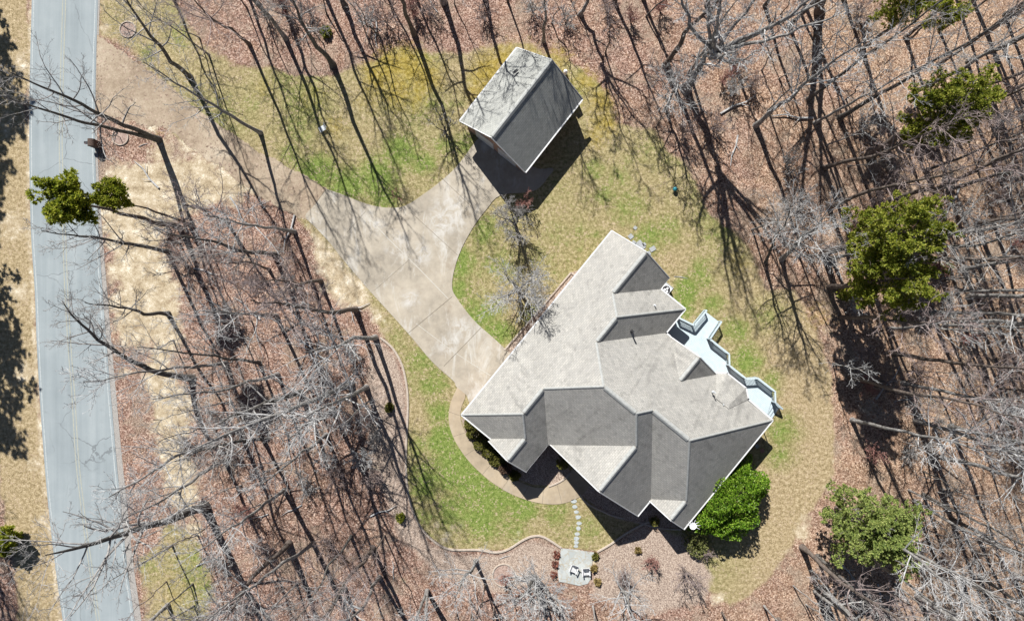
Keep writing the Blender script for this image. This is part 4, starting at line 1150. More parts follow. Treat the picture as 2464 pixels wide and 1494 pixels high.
def bare_tree(stems, seed, fb=.45, spread=1.0, n1=14, n2=6, n3=5, n4=3, wig=.10, thin=1.0, crook=.35):
    """stems: (base, tip, radius, via or None). Returns trunk and crown arrays."""
    rng = np.random.default_rng(seed)
    TV, TQ, CV, CQ = [], [], [], []; to = co = 0
    tips = None
    for base, tip, r, via in stems:
        base = np.array(base, float); tip = np.array(tip, float)
        n = 14; t = np.linspace(0, 1, n)[:, None]
        if via is None: line = base * (1 - t) + tip * t
        else:
            via = np.array(via, float); line = base * (1 - t) ** 2 + 2 * (2 * via - .5 * base - .5 * tip) * t * (1 - t) + tip * t ** 2
        wob = np.cumsum(rng.normal(0, 1, (n, 3)), 0); wob -= wob[0] * (1 - t) + wob[-1] * t
        wob[:, 2] *= .2
        line = line + wob * crook * .33 * np.minimum(1, t * 3)
        Ht = np.linalg.norm(tip - base)
        rad = r * (1 - .86 * t[:, 0] ** 1.15); rad[0] *= 1.45; rad[-1] = .03
        fine = np.linspace(0, n - 1, 24); fi = np.minimum(fine.astype(int), n - 2); ff = (fine - fi)[:, None]
        ln = line[fi] * (1 - ff) + line[fi + 1] * ff; rd = rad[fi] * (1 - ff[:, 0]) + rad[fi + 1] * ff[:, 0]
        rd[0] = rad[0] * 1.1; ln[0, 2] -= .1
        v, q = tubes(ln[None], rd[None], 9); TV.append(v); TQ.append(q + to); to += len(v)
        # limbs
        s1, d1, L1, r1 = children(line[None], rad[None], np.array([Ht * .36 * spread]), n1, fb, .97, 1.15, .55, 1.0, rng, .52, .03 * thin, .55)
        p1 = grow(s1, d1, L1, 7, wig, .06, rng); R1 = r1[:, None] * np.linspace(1, .25, 7)[None]
        v, q = tubes(p1, R1, 5); TV_ = v; CV.append(v); CQ.append(q + co); co += len(v)
        s2, d2, L2, r2 = children(p1, R1, L1, n2, .18, .97, .95, .65, .52, rng, .55, .019 * thin)
        p2 = grow(s2, d2, L2, 5, wig * 1.3, .05, rng); R2 = r2[:, None] * np.linspace(1, .35, 5)[None]
        v, q = tubes(p2, R2, 4); CV.append(v); CQ.append(q + co); co += len(v)
        s3, d3, L3, r3 = children(p2, R2, L2, n3, .15, 1, .9, .55, .55, rng, .6, .0125 * thin)
        p3 = grow(s3, d3, L3, 4, wig * 1.5, .05, rng); R3 = r3[:, None] * np.linspace(1, .5, 4)[None]
        v, q = tubes(p3, R3, 3); CV.append(v); CQ.append(q + co); co += len(v)
        if n4:
            s4, d4, L4, r4 = children(p3, R3, L3, n4, .2, 1, .8, .5, .6, rng, .7, .0095 * thin)
            p4 = grow(s4, d4, L4, 3, wig * 1.5, .06, rng); R4 = r4[:, None] * np.linspace(1, .5, 3)[None]
            v, q = tubes(p4, R4, 3); CV.append(v); CQ.append(q + co); co += len(v)
            tips = p4 if tips is None else np.concatenate([tips, p4])
        else:
            tips = None
    return (np.concatenate(TV), np.concatenate(TQ)), (np.concatenate(CV), np.concatenate(CQ)), tips

def plant_bare(name, base_w, trunk, crown, tone, label, cat="tree", group=None, extra=None):
    root = empty(name, base_w); tag(root, label, cat, group)
    o = np.array(base_w)
    link("trunk", arr_mesh("trunk", trunk[0] - o, trunk[1], mats=[BARK[tone][0]], smooth=True), root)
    link("crown", arr_mesh("crown", crown[0] - o, crown[1], mats=[BARK[tone][1]]), root)
    return root

def copy_tree(root, loc, rz, sc, label, group):
    r = root.copy(); COL.objects.link(r); r.location = loc; r.rotation_euler = (0, 0, rz); r.scale = (sc[0], sc[0], sc[1])
    r['label'] = label; r['group'] = group
    for ch in root.children:
        c = ch.copy(); COL.objects.link(c); c.parent = r
    return r

LISTED = []
def hero(bx, by, h, r, tone, label, tips=None, fb=.45, spread=1.0, n=(14, 6, 5, 3), via=None, crook=.35, group="bare trees of the woods round the house", name="bare_tree", thin=1.0, wig=.10, vase=None):
    """tips: list of plan points where the stem tops show in the photo, each with its height"""
    base = P(bx, by); stems = []
    if by < 60 and tips is None and bx < 1600: h *= .74; fb = min(fb, .36) if fb < .54 else fb
    if by < 180 and tips is None: r *= .74; crook = max(crook, .5)
    else: r *= .86
    if bx < 960: thin *= .82
    if tips is None:
        rr = random.Random(int(bx * 7 + by)); tips = [(None, None, h)]
        tipw = [Vector((base.x + rr.uniform(-.7, .7), base.y + rr.uniform(-.7, .7), h))]
    else: tipw = [P(x, y, z) for x, y, z in tips]
    for k, t in enumerate(tipw):
        off = Vector((0, 0, 0)) if len(tipw) == 1 else Vector((rs.uniform(-.12, .12), rs.uniform(-.12, .12), 0))
        stems.append((base + off, t, r if k == 0 else r * .85, None if via is None else P(*via)))
    if vase:
        zf, cnt, rad_ = vase; rr = random.Random(int(bx))
        fork = base + Vector((.1, .1, zf)); stems = [(base, fork + Vector((0, 0, .6)), r, None)]
        for k in range(cnt):
            a = k * 2.4 + rr.uniform(-.3, .3); q = rad_ * rr.uniform(.55, 1.1)
            e = base + Vector((math.cos(a) * q, math.sin(a) * q, h * rr.uniform(.78, 1.0)))
            stems.append((fork + Vector((0, 0, rr.uniform(-1.6, .3))), e, r * rr.uniform(.34, .5), fork.lerp(e, .5) + Vector((math.cos(a) * q * .12, math.sin(a) * q * .12, -.4))))
    tr, cr, _ = bare_tree(stems, int(bx * 13 + by * 7) & 0xffff, fb, spread, *n, crook=crook, thin=thin, wig=wig)
    LISTED.append((bx, by))
    return plant_bare(name, base, tr, cr, tone, label, group=group)

D = (15, 6, 5, 2)
# west side, along the road
hero(385, 335, 21, .27, 'grey', "twin trunked bare tree leaning over the road above the mailbox", [(20, 172, 20), (-20, 225, 20)], fb=.3, spread=.95, n=(11, 6, 5, 3), crook=.2, wig=.14)
hero(627, 320, 21, .2, 'pale', "bare tree at the gravel drive with its crown spread left above the drive", [(345, 150, 17)], fb=.35, spread=.95, n=D)
hero(457, 187, 21, .26, 'grey', "dark bowed trunk bare tree in the grass right of the top edging ring", [(270, -60, 21)], fb=.4, spread=.8, crook=.4, via=(385, 105, 9))
hero(417, -4, 20, .17, 'brown', "thin dark bare tree at the top edge right of the road")
hero(600, 107, 19, .17, 'brown', "slim bare tree top left whose stem leans toward the upper road", [(440, -30, 19)], fb=.4, spread=.9)
hero(677, 2, 22, .26, 'brown', "reddish brown bare tree at the top edge above the upper lawn", n=D)
hero(801, 157, 17, .28, 'grey', "thick dark bare tree at the upper lawn's leafy edge", [(680, -40, 17)], fb=.5, spread=.9)
hero(830, 15, 17, .3, 'grey', "stout bare tree at the top edge with a long shadow over the yellow moss", n=D)
hero(1068, 5, 23, .33, 'pale', "stoutest pale bare tree at the top edge left of the garage", fb=.5, n=D)
hero(935, -2, 18, .13, 'brown', "thin bare tree at the top edge above the yellow moss, left of two stems")
hero(1001, 0, 19, .16, 'brown', "thin bare tree at the top edge above the yellow moss, right of two stems")
hero(1168, 0, 21, .24, 'grey', "bare tree at the top edge whose shadow reaches the garage's bright roof slope", fb=.55)
hero(1222, 5, 17, .12, 'brown', "slim stem at the top edge straight above the garage peak", fb=.65)
hero(1308, 100, 15, .2, 'pale', "bare tree just behind the garage's top gable, standing upright", fb=.5)
hero(1397, 35, 22, .26, 'pale', "pale bare tree with wide white limbs right above the garage", fb=.35, spread=.75, n=(9, 6, 5, 3), thin=1.1, vase=(6.5, 7, 4.2))
hero(1478, 0, 20, .22, 'grey', "bare tree at the top edge right of the pale leaning stick")
hero(1548, 0, 20, .2, 'grey', "bare tree at the top edge, second right of the pale leaning stick")
hero(1650, 215, 22, .44, 'pale', "largest white limbed bare tree in the woods, above the teal garden ball", fb=.3, spread=.62, n=(9, 6, 5, 3), thin=1.1, vase=(9.5, 10, 5.6))
hero(1602, 262, 9, .16, 'pale', "low white limbed bare tree just left of the largest one, above the teal ball", fb=.2, spread=1.7, n=(16, 7, 5, 3))
hero(1700, 12, 21, .24, 'grey', "bare tree at the top edge right of the largest white limbed tree")
hero(1840, 15, 21, .2, 'grey', "bare tree at the top edge between the big white tree and the fork")
hero(1973, 27, 23, .4, 'brown', "thick forked trunk with bare brown wood at the top edge of the woods", [(1935, -150, 20), (2040, -140, 20)], fb=.45, spread=.8)
hero(1926, 30, 19, .16, 'brown', "thin reddish stemmed bare tree just left of the thick forked trunk")
hero(2030, 0, 22, .24, 'grey', "bare tree at the top edge just right of the thick forked trunk")
hero(2071, 123, 22, .19, 'grey', "slim bare tree below right of the thick fork leaning up right")
hero(2020, 284, 23, .24, 'grey', "long straight bare trunk slanting up right through the upper right woods", fb=.55, spread=.65)
hero(1881, 624, 14, .24, 'pale', "white twiggy bare tree at the right lawn edge, casting the thickest trunk shadow", [(1985, 515, 14)], fb=.2, spread=1.25, n=(17, 7, 6, 3), thin=1.1)
hero(1843, 632, 15, .16, 'grey', "slimmer bare tree left of the white twiggy tree at the right lawn edge", [(1905, 480, 13)], fb=.35, n=D)
hero(2115, 368, 12, .13, 'grey', "thin bare tree below the upper cedar's thick trunk")
hero(2183, 362, 12, .12, 'brown', "slim bare tree directly under the upper cedar's crown")
hero(2230, 409, 20, .15, 'grey', "slim bare tree below right of the upper cedar")
hero(2387, 237, 20, .2, 'pale', "bare tree right of the upper cedar near the right edge")
hero(2390, 390, 21, .24, 'pale', "pale thick trunk bare tree at the right edge below the upper cedar", n=D)
hero(2327, 150, 21, .2, 'grey', "bare tree rising right beside the upper cedar's top")
hero(2417, 37, 21, .22, 'grey', "bare tree in the topmost right corner")
hero(2260, 75, 19, .16, 'brown', "slim bare tree above the upper cedar")
hero(2310, 27, 20, .19, 'brown', "slim bare tree at the top edge, near the topmost right corner")
hero(2316, 648, 20, .22, 'pale', "pale stump-like trunk bare tree right of the middle cedar, topmost of three")
hero(2301, 698, 20, .18, 'pale', "pale bare tree right of the middle cedar, middle one of three")
hero(2330, 714, 21, .24, 'pale', "pale bare tree right of the middle cedar, lowest one of three", n=D)
hero(2240, 752, 22, .22, 'pale', "long white trunk bare tree just under the middle cedar", n=D)
hero(2142, 790, 14, .16, 'pale', "crooked pale bare tree below left of the middle cedar", fb=.3)
hero(2172, 921, 21, .2, 'pale', "long white bare tree right of the cedar's dark shadow", n=D)
hero(2259, 568, 22, .24, 'pale', "pale bare tree rising right from behind the middle cedar", n=D)
hero(2349, 628, 20, .2, 'pale', "leaning pale bare tree near the right edge level with the middle cedar")
hero(2203, 1012, 22, .23, 'pale', "white bare tree with a fan of low twigs right of the cedar shadow", fb=.06, spread=.75, n=(18, 7, 5, 3))
hero(2246, 1095, 22, .24, 'pale', "long white bare tree level with the house's lower corner, right woods", n=D)
hero(2222, 1189, 20, .15, 'grey', "thin dark bare tree above the young pine's right side")
hero(2199, 1204, 19, .17, 'pale', "twiggy white bare tree touching the young pine's right side", fb=.1, spread=.8)
hero(2290, 1249, 22, .19, 'grey', "long thin grey bare tree right of the young pine")
hero(1976, 1415, 21, .3, 'pale', "thick white trunk bare tree at the bottom, left of the young pine's shadow", fb=.35, n=D)
hero(1962, 1422, 18, .2, 'pale', "second white trunk at the bottom, hugging the thick white one's left", fb=.2, spread=.8)
hero(2209, 1432, 23, .3, 'pale', "thick white trunk bare tree at the bottom right of the young pine")
hero(2437, 1382, 22, .26, 'pale', "pale thick trunk at the lower right corner", n=D)
hero(2356, 1385, 22, .18, 'grey', "thin grey bare tree left of the lower right corner trunk")
# west wood between road and lawn
hero(662, 613, 20, .24, 'grey', "large bare tree in the left woods near the driveway bend, crown reaching left", [(400, 560, 19)], fb=.25, spread=1.0, n=D)
hero(405, 606, 20, .22, 'grey', "dark bare tree at the sandy verge below the green pine, arching over the road", [(100, 555, 19)], fb=.35, spread=.8)
hero(547, 535, 19, .16, 'brown', "thin bare tree in left woods right of the green pine's trunk", [(440, 490, 19)], fb=.35, n=D)
hero(405, 755, 17, .22, 'grey', "bare tree at the sandy verge reaching left over the road edge", [(205, 728, 16)], fb=.5, spread=.8)
hero(665, 760, 19, .2, 'pale', "bare tree in the middle of the left woods with a pale level trunk", [(470, 748, 18)], fb=.3, spread=1.0, n=D)
hero(647, 648, 17, .14, 'brown', "slender bare tree just below the large left wood tree", [(520, 628, 17)], fb=.3, n=D)
hero(463, 911, 19, .33, 'grey', "thick dark trunk bending in a big curve out over the road", [(150, 725, 16)], fb=.5, spread=.9, via=(300, 855, 8), crook=.25)
hero(625, 873, 19, .17, 'grey', "bare tree in left woods right of the big curved trunk", [(330, 835, 18)], fb=.25, spread=.9, n=D)
hero(903, 812, 22, .24, 'pale', "bare tree standing just inside the upper end of the long lawn edging", [(730, 848, 22)], fb=.4, spread=1.0, n=D)
hero(845, 925, 25, .3, 'pale', "big white limbed bare tree by the lawn edging, stretching low to the left", [(440, 1090, 24)], fb=.12, spread=.8, n=(15, 6, 5, 2), thin=1.25)
hero(881, 932, 21, .24, 'pale', "white limbed bare tree touching the big one's right side near the edging", [(730, 1010, 20)], fb=.15, spread=1.0, n=D, thin=1.1)
hero(800, 985, 20, .25, 'pale', "pale bare tree just below the big white limbed one", [(680, 1060, 18)], fb=.2, spread=.9, n=D)
hero(633, 1055, 20, .2, 'grey', "bare tree in lower left woods sending long limbs to the sandy strip", [(420, 1110, 19)], fb=.25, spread=.9, n=D)
hero(493, 1219, 24, .45, 'grey', "thickest bare trunk, lying toward the road's lower end with a wide crown", [(110, 1335, 23)], fb=.36, spread=1.15, n=(14, 7, 5, 3), crook=.3, thin=1.2, wig=.15)
hero(684, 1179, 22, .19, 'pale', "straight pale bare trunk slanting down left below the sandy strip", [(470, 1330, 22)], fb=.55, spread=.8)
hero(754, 1307, 22, .2, 'pale', "long straight pale trunk slanting to the bottom edge, left woods", [(500, 1490, 22)], fb=.6, spread=.8)
hero(913, 1389, 22, .2, 'pale', "straight pale trunk at the bottom edge below the small edging ring", [(800, 1530, 22)], fb=.6, spread=.8)
hero(845, 1290, 20, .14, 'grey', "thin bare trunk above the straight pale one near the bottom edge", fb=.55)
hero(830, 1412, 21, .17, 'grey', "thin bare trunk at the bottom edge, lower left woods", fb=.6)
hero(590, 1420, 22, .26, 'grey', "dark thick trunk at the bottom edge right of the lower road", [(470, 1530, 20)], fb=.5)
hero(1145, 1349, 14, .2, 'pale', "short white trunk tree below the lawn edging left of the patio", [(1090, 1440, 14)], fb=.3, spread=1.0, n=D)
hero(1026, 1419, 15, .18, 'pale', "white forked bare tree alone at the bottom edge", [(985, 1530, 15), (1020, 1540, 15)], fb=.6, spread=.6, crook=.15)
hero(1290, 1390, 13, .24, 'pale', "spreading white multi stemmed bare tree just below the flagstone patio", [(1230, 1470, 12), (1300, 1490, 12), (1350, 1460, 11)], fb=.12, spread=.95, n=(13, 7, 5, 3), thin=1.2)
hero(1492, 1405, 13, .2, 'pale', "white trunk bare tree at the bottom edge right of the patio", [(1530, 1500, 13)], fb=.15, spread=.9, n=D)
hero(2093, 372, 17, .001, 'grey', "", [(2093, 372, 1)], n=(1, 1, 1, 0)) if False else None

# ------------------------------------------------------------------ evergreens and shrubs
def leaf_quads(C, Dv, size, rng, aspect=.4, flat=0.0):
    """one pointed leaf (quad, diamond) per centre, growing along Dv"""
    N = len(C)
    Dv = unit(Dv); ref = unit(rng.normal(0, 1, (N, 3)) + np.array([-.25 * flat, .6 * flat, flat])); side = unit(np.cross(Dv, ref))
    s = size * rng.uniform(.6, 1.3, (N, 1))
    a = C; b = C + Dv * s * .5 + side * s * aspect * .5; c = C + Dv * s; d = C + Dv * s * .5 - side * s * aspect * .5
    V = np.stack([a, b, c, d], 1).reshape(-1, 3)
    Q = np.arange(N * 4).reshape(N, 4)
    return V, Q

def tufts(C, out, n, size, rng, aspect=.28, cone=.8, flat=0.0):
    """n blades around every centre, spreading about the direction out"""
    N = len(C)
    CC = np.repeat(C, n, 0); DD = np.repeat(unit(out), n, 0) + rng.normal(0, cone, (N * n, 3))
    return leaf_quads(CC, DD, size, rng, aspect, flat)

def evergreen(name, bx, by, h, crown_z, crown_r, seed, mat, label, group, tuft=.45, n_l=26, ntuft=7, tr=.3, squash=1.0, per=3, top=None, cat="tree", aspect=.3, blob=0):
    """trunk with whorled boughs; foliage tufts stand on the boughs' outer parts"""
    rng = np.random.default_rng(seed); base = P(bx, by); tip = np.array(base) + np.array([rng.uniform(-.3, .3), rng.uniform(-.3, .3), h])
    if top is not None: tip = np.array(P(*top))
    n = 12; t = np.linspace(0, 1, n)[:, None]; line = np.array(base) * (1 - t) + tip * t; line[1:-1, :2] += rng.normal(0, .08, (n - 2, 2))
    rad = tr * (1 - .85 * t[:, 0]); rad[0] *= 1.3
    TV, TQ = tubes(line[None], rad[None], 9)
    z0 = crown_z - crown_r * squash
    fb = max(.05, z0 / h)
    s1, d1, L1, r1 = children(line[None], rad[None], np.array([crown_r]), n_l, fb, .97, 1.35, .8, 1.0, rng, .4, .03, .0)
    tt = np.clip((s1[:, 2] - h * fb) / (h * (1 - fb)), 0, 1)
    L1 = L1 * (np.sin(np.clip(tt * .85 + .18, 0, 1) * np.pi) ** .6 * .95 + .15)
    p1 = grow(s1, d1, L1, 6, .10, .03, rng); R1 = r1[:, None] * np.linspace(1, .25, 6)[None]
    v, q = tubes(p1, R1, 5); TQ = np.concatenate([TQ, q + len(TV)]); TV = np.concatenate([TV, v])
    s2, d2, L2, r2 = children(p1, R1, L1, 7, .25, 1, 1.0, .6, .45, rng, .5, .015)
    p2 = grow(s2, d2, L2, 4, .15, .03, rng); R2 = r2[:, None] * np.linspace(1, .4, 4)[None]
    v, q = tubes(p2, R2, 3); TQ = np.concatenate([TQ, q + len(TV)]); TV = np.concatenate([TV, v])
    s3, d3, L3, r3 = children(p2, R2, L2, 4, .1, 1, .9, .5, .5, rng, .6, .01)
    p3 = grow(s3, d3, L3, 3, .15, .05, rng)
    C = np.concatenate([p2[:, -1], p3[:, -1], p3[:, 1]]); Dd = np.concatenate([p2[:, -1] - p2[:, -2], p3[:, -1] - p3[:, -2], p3[:, 1] - p3[:, 0]])
    C = C + rng.normal(0, .10, C.shape)
    Dd = unit(Dd) + np.array([0, 0, .55])
    V, Q = tufts(C, Dd * np.array([1, 1, .5]), int(ntuft * 2.1), tuft * .56, rng, aspect + .06, .7, 2.2)
    root = empty(name, base); tag(root, label, cat, group); o = np.array(base)
    link("trunk", arr_mesh("trunk", TV - o, TQ, mats=[BARK['brown'][0]], smooth=True), root)
    link("crown", arr_mesh("crown", V - o, Q, mats=[M[mat]]), root)
    return root

EG = "evergreens standing among the bare trees"
evergreen("cedar_tree", 2093, 374, 16.5, 12.3, 2.9, 3, 'cedar', "tall green cedar in the upper right woods with a thick dark trunk", EG, tuft=.38, n_l=40, ntuft=8, tr=.42, squash=1.0, top=(2320, 240, 16))
evergreen("cedar_tree", 1984, 608, 17.5, 11.8, 2.9, 8, 'cedar', "tall green cedar in the middle of the right woods above a dark shadow", EG, tuft=.40, n_l=42, ntuft=8, tr=.36, squash=1.6, top=(2225, 548, 16.5))
evergreen("cedar_tree", 1996, 692, 15.5, 10.8, 2.7, 9, 'cedar', "darker green cedar just below the tall middle cedar in the right woods", EG, tuft=.40, n_l=32, ntuft=8, tr=.26, squash=1.3, top=(2200, 668, 14.8))
evergreen("young_pine", 2012, 1222, 9.5, 5.8, 3.35, 5, 'pine', "pale green young pine standing alone in the leaf litter at lower right", EG, tuft=.34, n_l=76, ntuft=8, tr=.18, squash=.95)
evergreen("pine_tree", 432, 547, 19, 17.2, 1.8, 12, 'pine_bright', "tall pine with bright yellow-green tuft hanging over the left lane", EG, tuft=.42, n_l=22, ntuft=8, tr=.24, squash=.8, top=(135, 478, 18.5))
evergreen("pine_tree", 455, 540, 12.5, 11.4, 1.3, 13, 'pine_bright', "shorter pine with a dull olive tuft at the road's right edge", EG, tuft=.36, n_l=18, ntuft=6, tr=.14, squash=.8, top=(255, 466, 12.2))
evergreen("pine_tree", 2075, 60, 13, 10, 2.4, 17, 'cedar', "small evergreen crown cut by the top edge in the right woods", EG, tuft=.36, n_l=24, ntuft=6, tr=.15, top=(2205, -25, 12.5))
evergreen("cedar_tree", 2185, 95, 10, 8, 1.6, 18, 'pine_bright', "smallest green crown at the top edge, near the topmost right corner", EG, tuft=.34, n_l=16, ntuft=6, tr=.12, top=(2290, 15, 10))
evergreen("cedar_tree", 150, 1230, 12, 9.5, 2.4, 21, 'pine_bright', "evergreen cut by the left edge beside the lower road", EG, tuft=.36, n_l=26, ntuft=7, tr=.18, top=(-10, 1320, 11.5)) if False else None
evergreen("cedar_tree", 8, 1300, 2.4, 1.6, 1.2, 21, 'pine_bright', "evergreen cut by the left edge beside the lower road", EG, tuft=.36, n_l=26, ntuft=7, tr=.07, top=(6, 1304, 2.3))
for k, (x, y, h, r, sd) in enumerate(((-150, -130, 17, 4.0, 31), (-175, 170, 16, 3.6, 32), (-160, 470, 17, 4.0, 33), (-150, 640, 17, 4.2, 34), (-175, 20, 17, 3.8, 35))):
    evergreen("cedar_tree", x, y, h, h * .62, r, sd, 'cedar', "dark evergreen beyond the left edge, shading the verge of the road", "evergreens beyond the road's left verge", tuft=.5, n_l=36, ntuft=7, tr=.25, squash=1.3)

def bush(name, px, py, rx, ry, h, seed, mat, label, n=900, leaf=.2, group=None, rot=0.0, shell=.35, cat="shrub", per=5, stem_tone='brown', lump=.18):
    """dome of leaves on a few stems"""
    rng = np.random.default_rng(seed); base = P(px, py)
    u = rng.normal(0, 1, (n, 3)); u[:, 2] = np.abs(u[:, 2]) - .15; u = unit(u)
    ph = rng.random((6, 3)) * 6.28; k = rng.normal(0, 5.5 if n > 3000 else 2.6, (6, 3))
    lum = np.zeros(n)
    for i in range(6): lum += np.sin(u @ k[i] + ph[i, 0])
    rr = (1 - shell * rng.random(n) ** 2) * (1 + lump * lum / 2.4)
    C = u * rr[:, None]
    C[:, 2] = np.maximum(C[:, 2], -.1)
    X = C[:, 0] * rx; Y = C[:, 1] * ry; Z = C[:, 2] * h * .78 + h * .22
    cr, sr = math.cos(rot), math.sin(rot)
    C = np.stack([X * cr - Y * sr, X * sr + Y * cr, Z], 1)
    N = np.stack([u[:, 0] * cr - u[:, 1] * sr, u[:, 0] * sr + u[:, 1] * cr, u[:, 2] + .35], 1)
    V, Q = tufts(C, N, per, leaf, rng, .55, .75, .8)
    root = empty(name, base, 0); tag(root, label, cat, group)
    b = MB()
    for i in range(6):
        t = i * 1.05 + seed; b.tube([(0.05 * math.cos(t), .05 * math.sin(t), -.05), (rx * .3 * math.cos(t + rot), ry * .3 * math.sin(t + rot), h * .4), (rx * .6 * math.cos(t + rot), ry * .6 * math.sin(t + rot), h * .72)], [.04, .03, .012], 6)
    b.build("stem", BARK[stem_tone][0], root)
    link("foliage", arr_mesh("foliage", V, Q, mats=[M[mat]]), root)
    return root

bush("magnolia_bush", 1736, 1190, 2.75, 3.75, 4.6, 41, 'magnolia', "big rounded bright green bush against the house's lower right eave", n=10500, leaf=.155, rot=math.radians(-38), per=5, shell=.34, lump=.19)
HG = "foundation shrubs along the walk"
for i, (x, y, r, m_, lab) in enumerate(((1130, 1018, .55, 'hedge', "olive shrub nearest the drive in the bed under the left hip roof"), (1142, 1042, .65, 'hedge', "second olive shrub from the drive under the left hip roof"), (1160, 1064, .7, 'hedge', "third olive shrub from the drive, at the bed's bulge"),
                          (1178, 1086, .7, 'hedge', "fourth olive shrub from the drive, below the small bright gable"), (1196, 1105, .65, 'hedge', "fifth olive shrub, with reddish twigs toward the walk"), (1216, 1124, .6, 'dryleaf', "brown leaved shrub half in the gable's shadow beside the walk"),
                          (1238, 1142, .5, 'hedge', "last shrub of the row, in the shade at the walk"))):
    bush("foundation_shrub", x, y, r, r * .9, .9, 50 + i, m_, lab, n=420, leaf=.13, group=HG)
bush("foundation_shrub", 1352, 1112, .5, .45, 1.3, 60, 'hedge', "shrub tip catching sun at the point of the entry bed", n=160, leaf=.14, group=HG, shell=.6)
bush("foundation_shrub", 1574, 1252, .4, .4, .9, 61, 'hedge', "small shrub in the sunlit notch below the two front gables", n=160, leaf=.13, group=HG, shell=.6)
bush("loose_shrub", 1672, 1300, 1.2, 1.5, 1.9, 62, 'loose', "loose olive twiggy shrub below the big bright green bush", n=700, leaf=.14, shell=.8, lump=.3)
bush("loose_shrub", 1310, 800, .01, .01, .01, 63, 'loose', "x", n=2) if False else None
RG = "red shrubs beside the patio"
for i, (x, y, r, lab) in enumerate(((1338, 1332, .5, "red leaved shrub at the patio's upper left, largest of three"), (1336, 1355, .45, "red leaved shrub beside the patio, middle of three"), (1332, 1380, .4, "red leaved shrub beside the patio, lowest of three"))):
    bush("red_shrub", x, y, r * .72, r * .72, .45, 70 + i, 'redleaf', lab, n=80, leaf=.11, group=RG, shell=.7)
for i, (x, y, r, lab) in enumerate(((1432, 1337, .35, "dry grass clump at the patio's upper right corner"), (1428, 1366, .3, "dry grass clump beside the patio's right rim"), (1535, 1322, .3, "dry grass clump alone in the mulch below the front gable"), (1437, 1398, .35, "straw coloured clump at the patio's lower right"))):
    bush("grass_clump", x, y, r * .75, r * .75, .35, 80 + i, 'straw' if i else 'hedge', lab, n=60, leaf=.22, group="dry clumps round the patio", shell=.9)
bush("small_evergreen", 786, 80, .42, .4, .7, 90, 'cedar', "small green shrub in the leaf litter among the top trees", n=200, leaf=.2, shell=.6)
bush("small_evergreen", 938, 980, .35, .4, .6, 91, 'hedge', "small green shrub in the shade under the big white limbed tree", n=150, leaf=.16, shell=.7)
bush("small_evergreen", 2030, 710, .8, .6, 1.8, 92, 'cedar', "small green sprig left of the middle cedar", n=130, leaf=.25, shell=.9)
bush("small_evergreen", 2260, 650, .5, .5, 1.6, 93, 'cedar', "small green sprig right of the middle cedar", n=100, leaf=.22, shell=.9)
bush("small_evergreen", 965, 1242, .35, .35, .7, 94, 'cedar', "small dark green shrub under the tree shadows left of the lawn edging", n=110, leaf=.18, shell=.8)

# little bare trees and twiggy shrubs in the yard
YG = "small bare yard trees"
def small_bare(bx, by, h, r, tone, label, tips=None, fb=.2, spread=1.2, n=(12, 6, 4, 3), name="small_tree", thin=.8, cat="tree", group=YG, nst=1):
    base = P(bx, by); rr = random.Random(int(bx))
    st = []
    for k in range(nst):
        a = rr.uniform(0, 6.28) + k * 2.4; q = .0 if nst == 1 else h * .3
        st.append((base, base + Vector((math.cos(a) * q, math.sin(a) * q, h * rr.uniform(.85, 1.05))), r, None))
    tr, cr, _ = bare_tree(st, int(bx * 3 + by), fb, spread, *n, thin=thin, wig=.14, crook=.2)
    LISTED.append((bx, by))
    o = plant_bare(name, base, tr, cr, tone, label, cat, group)
    return o
small_bare(1243, 548, 6.0, .10, 'grey', "small bare tree on the lawn between garage and house, upper one", nst=4, n=(12, 7, 5, 3))
small_bare(1248, 700, 6.8, .11, 'pale', "larger bare lawn tree before the house front, lower one", n=(13, 7, 5, 2), nst=5, fb=.15, spread=1.45)
small_bare(1073, 320, 4.5, .05, 'grey', "bare multi stemmed shrub beside the garage's lower left corner", nst=7, n=(5, 4, 3, 2), fb=.4, spread=.6, cat="shrub", name="bare_shrub")
small_bare(1258, 488, 2.6, .04, 'red', "reddish twiggy shrub in the garage shadow's lower tip", nst=6, n=(8, 5, 4, 2), fb=.2, spread=.9, cat="shrub", name="bare_shrub")
small_bare(960, 476, 1.8, .03, 'red', "tiny bare sapling on the driveway's upper grass edge", nst=3, n=(5, 3, 2, 0), cat="shrub", name="bare_shrub")
small_bare(1646, 1368, 3.6, .06, 'brown', "small bare spreading tree below the loose olive shrub", nst=4, n=(8, 5, 4, 3), fb=.2)
small_bare(1560, 1345, 1.8, .03, 'red', "reddish twiggy shrub in the mulch right of the patio", nst=7, n=(7, 5, 4, 2), fb=.1, spread=1.3, cat="shrub", name="bare_shrub")
small_bare(1500, 1380, 2.4, .03, 'brown', "brown twiggy shrub right below the patio's right clumps", nst=7, n=(8, 5, 4, 2), fb=.1, spread=1.1, cat="shrub", name="bare_shrub")
small_bare(1215, 1384, 1.4, .02, 'red', "low twiggy shrub inside the largest edging ring", nst=6, n=(6, 5, 3, 2), fb=.1, spread=1.2, cat="shrub", name="bare_shrub")
small_bare(1700, 1330, 1.6, .03, 'brown', "brown twiggy shrub in the big green bush's shadow", nst=6, n=(6, 5, 3, 2), fb=.1, spread=1.2, cat="shrub", name="bare_shrub")

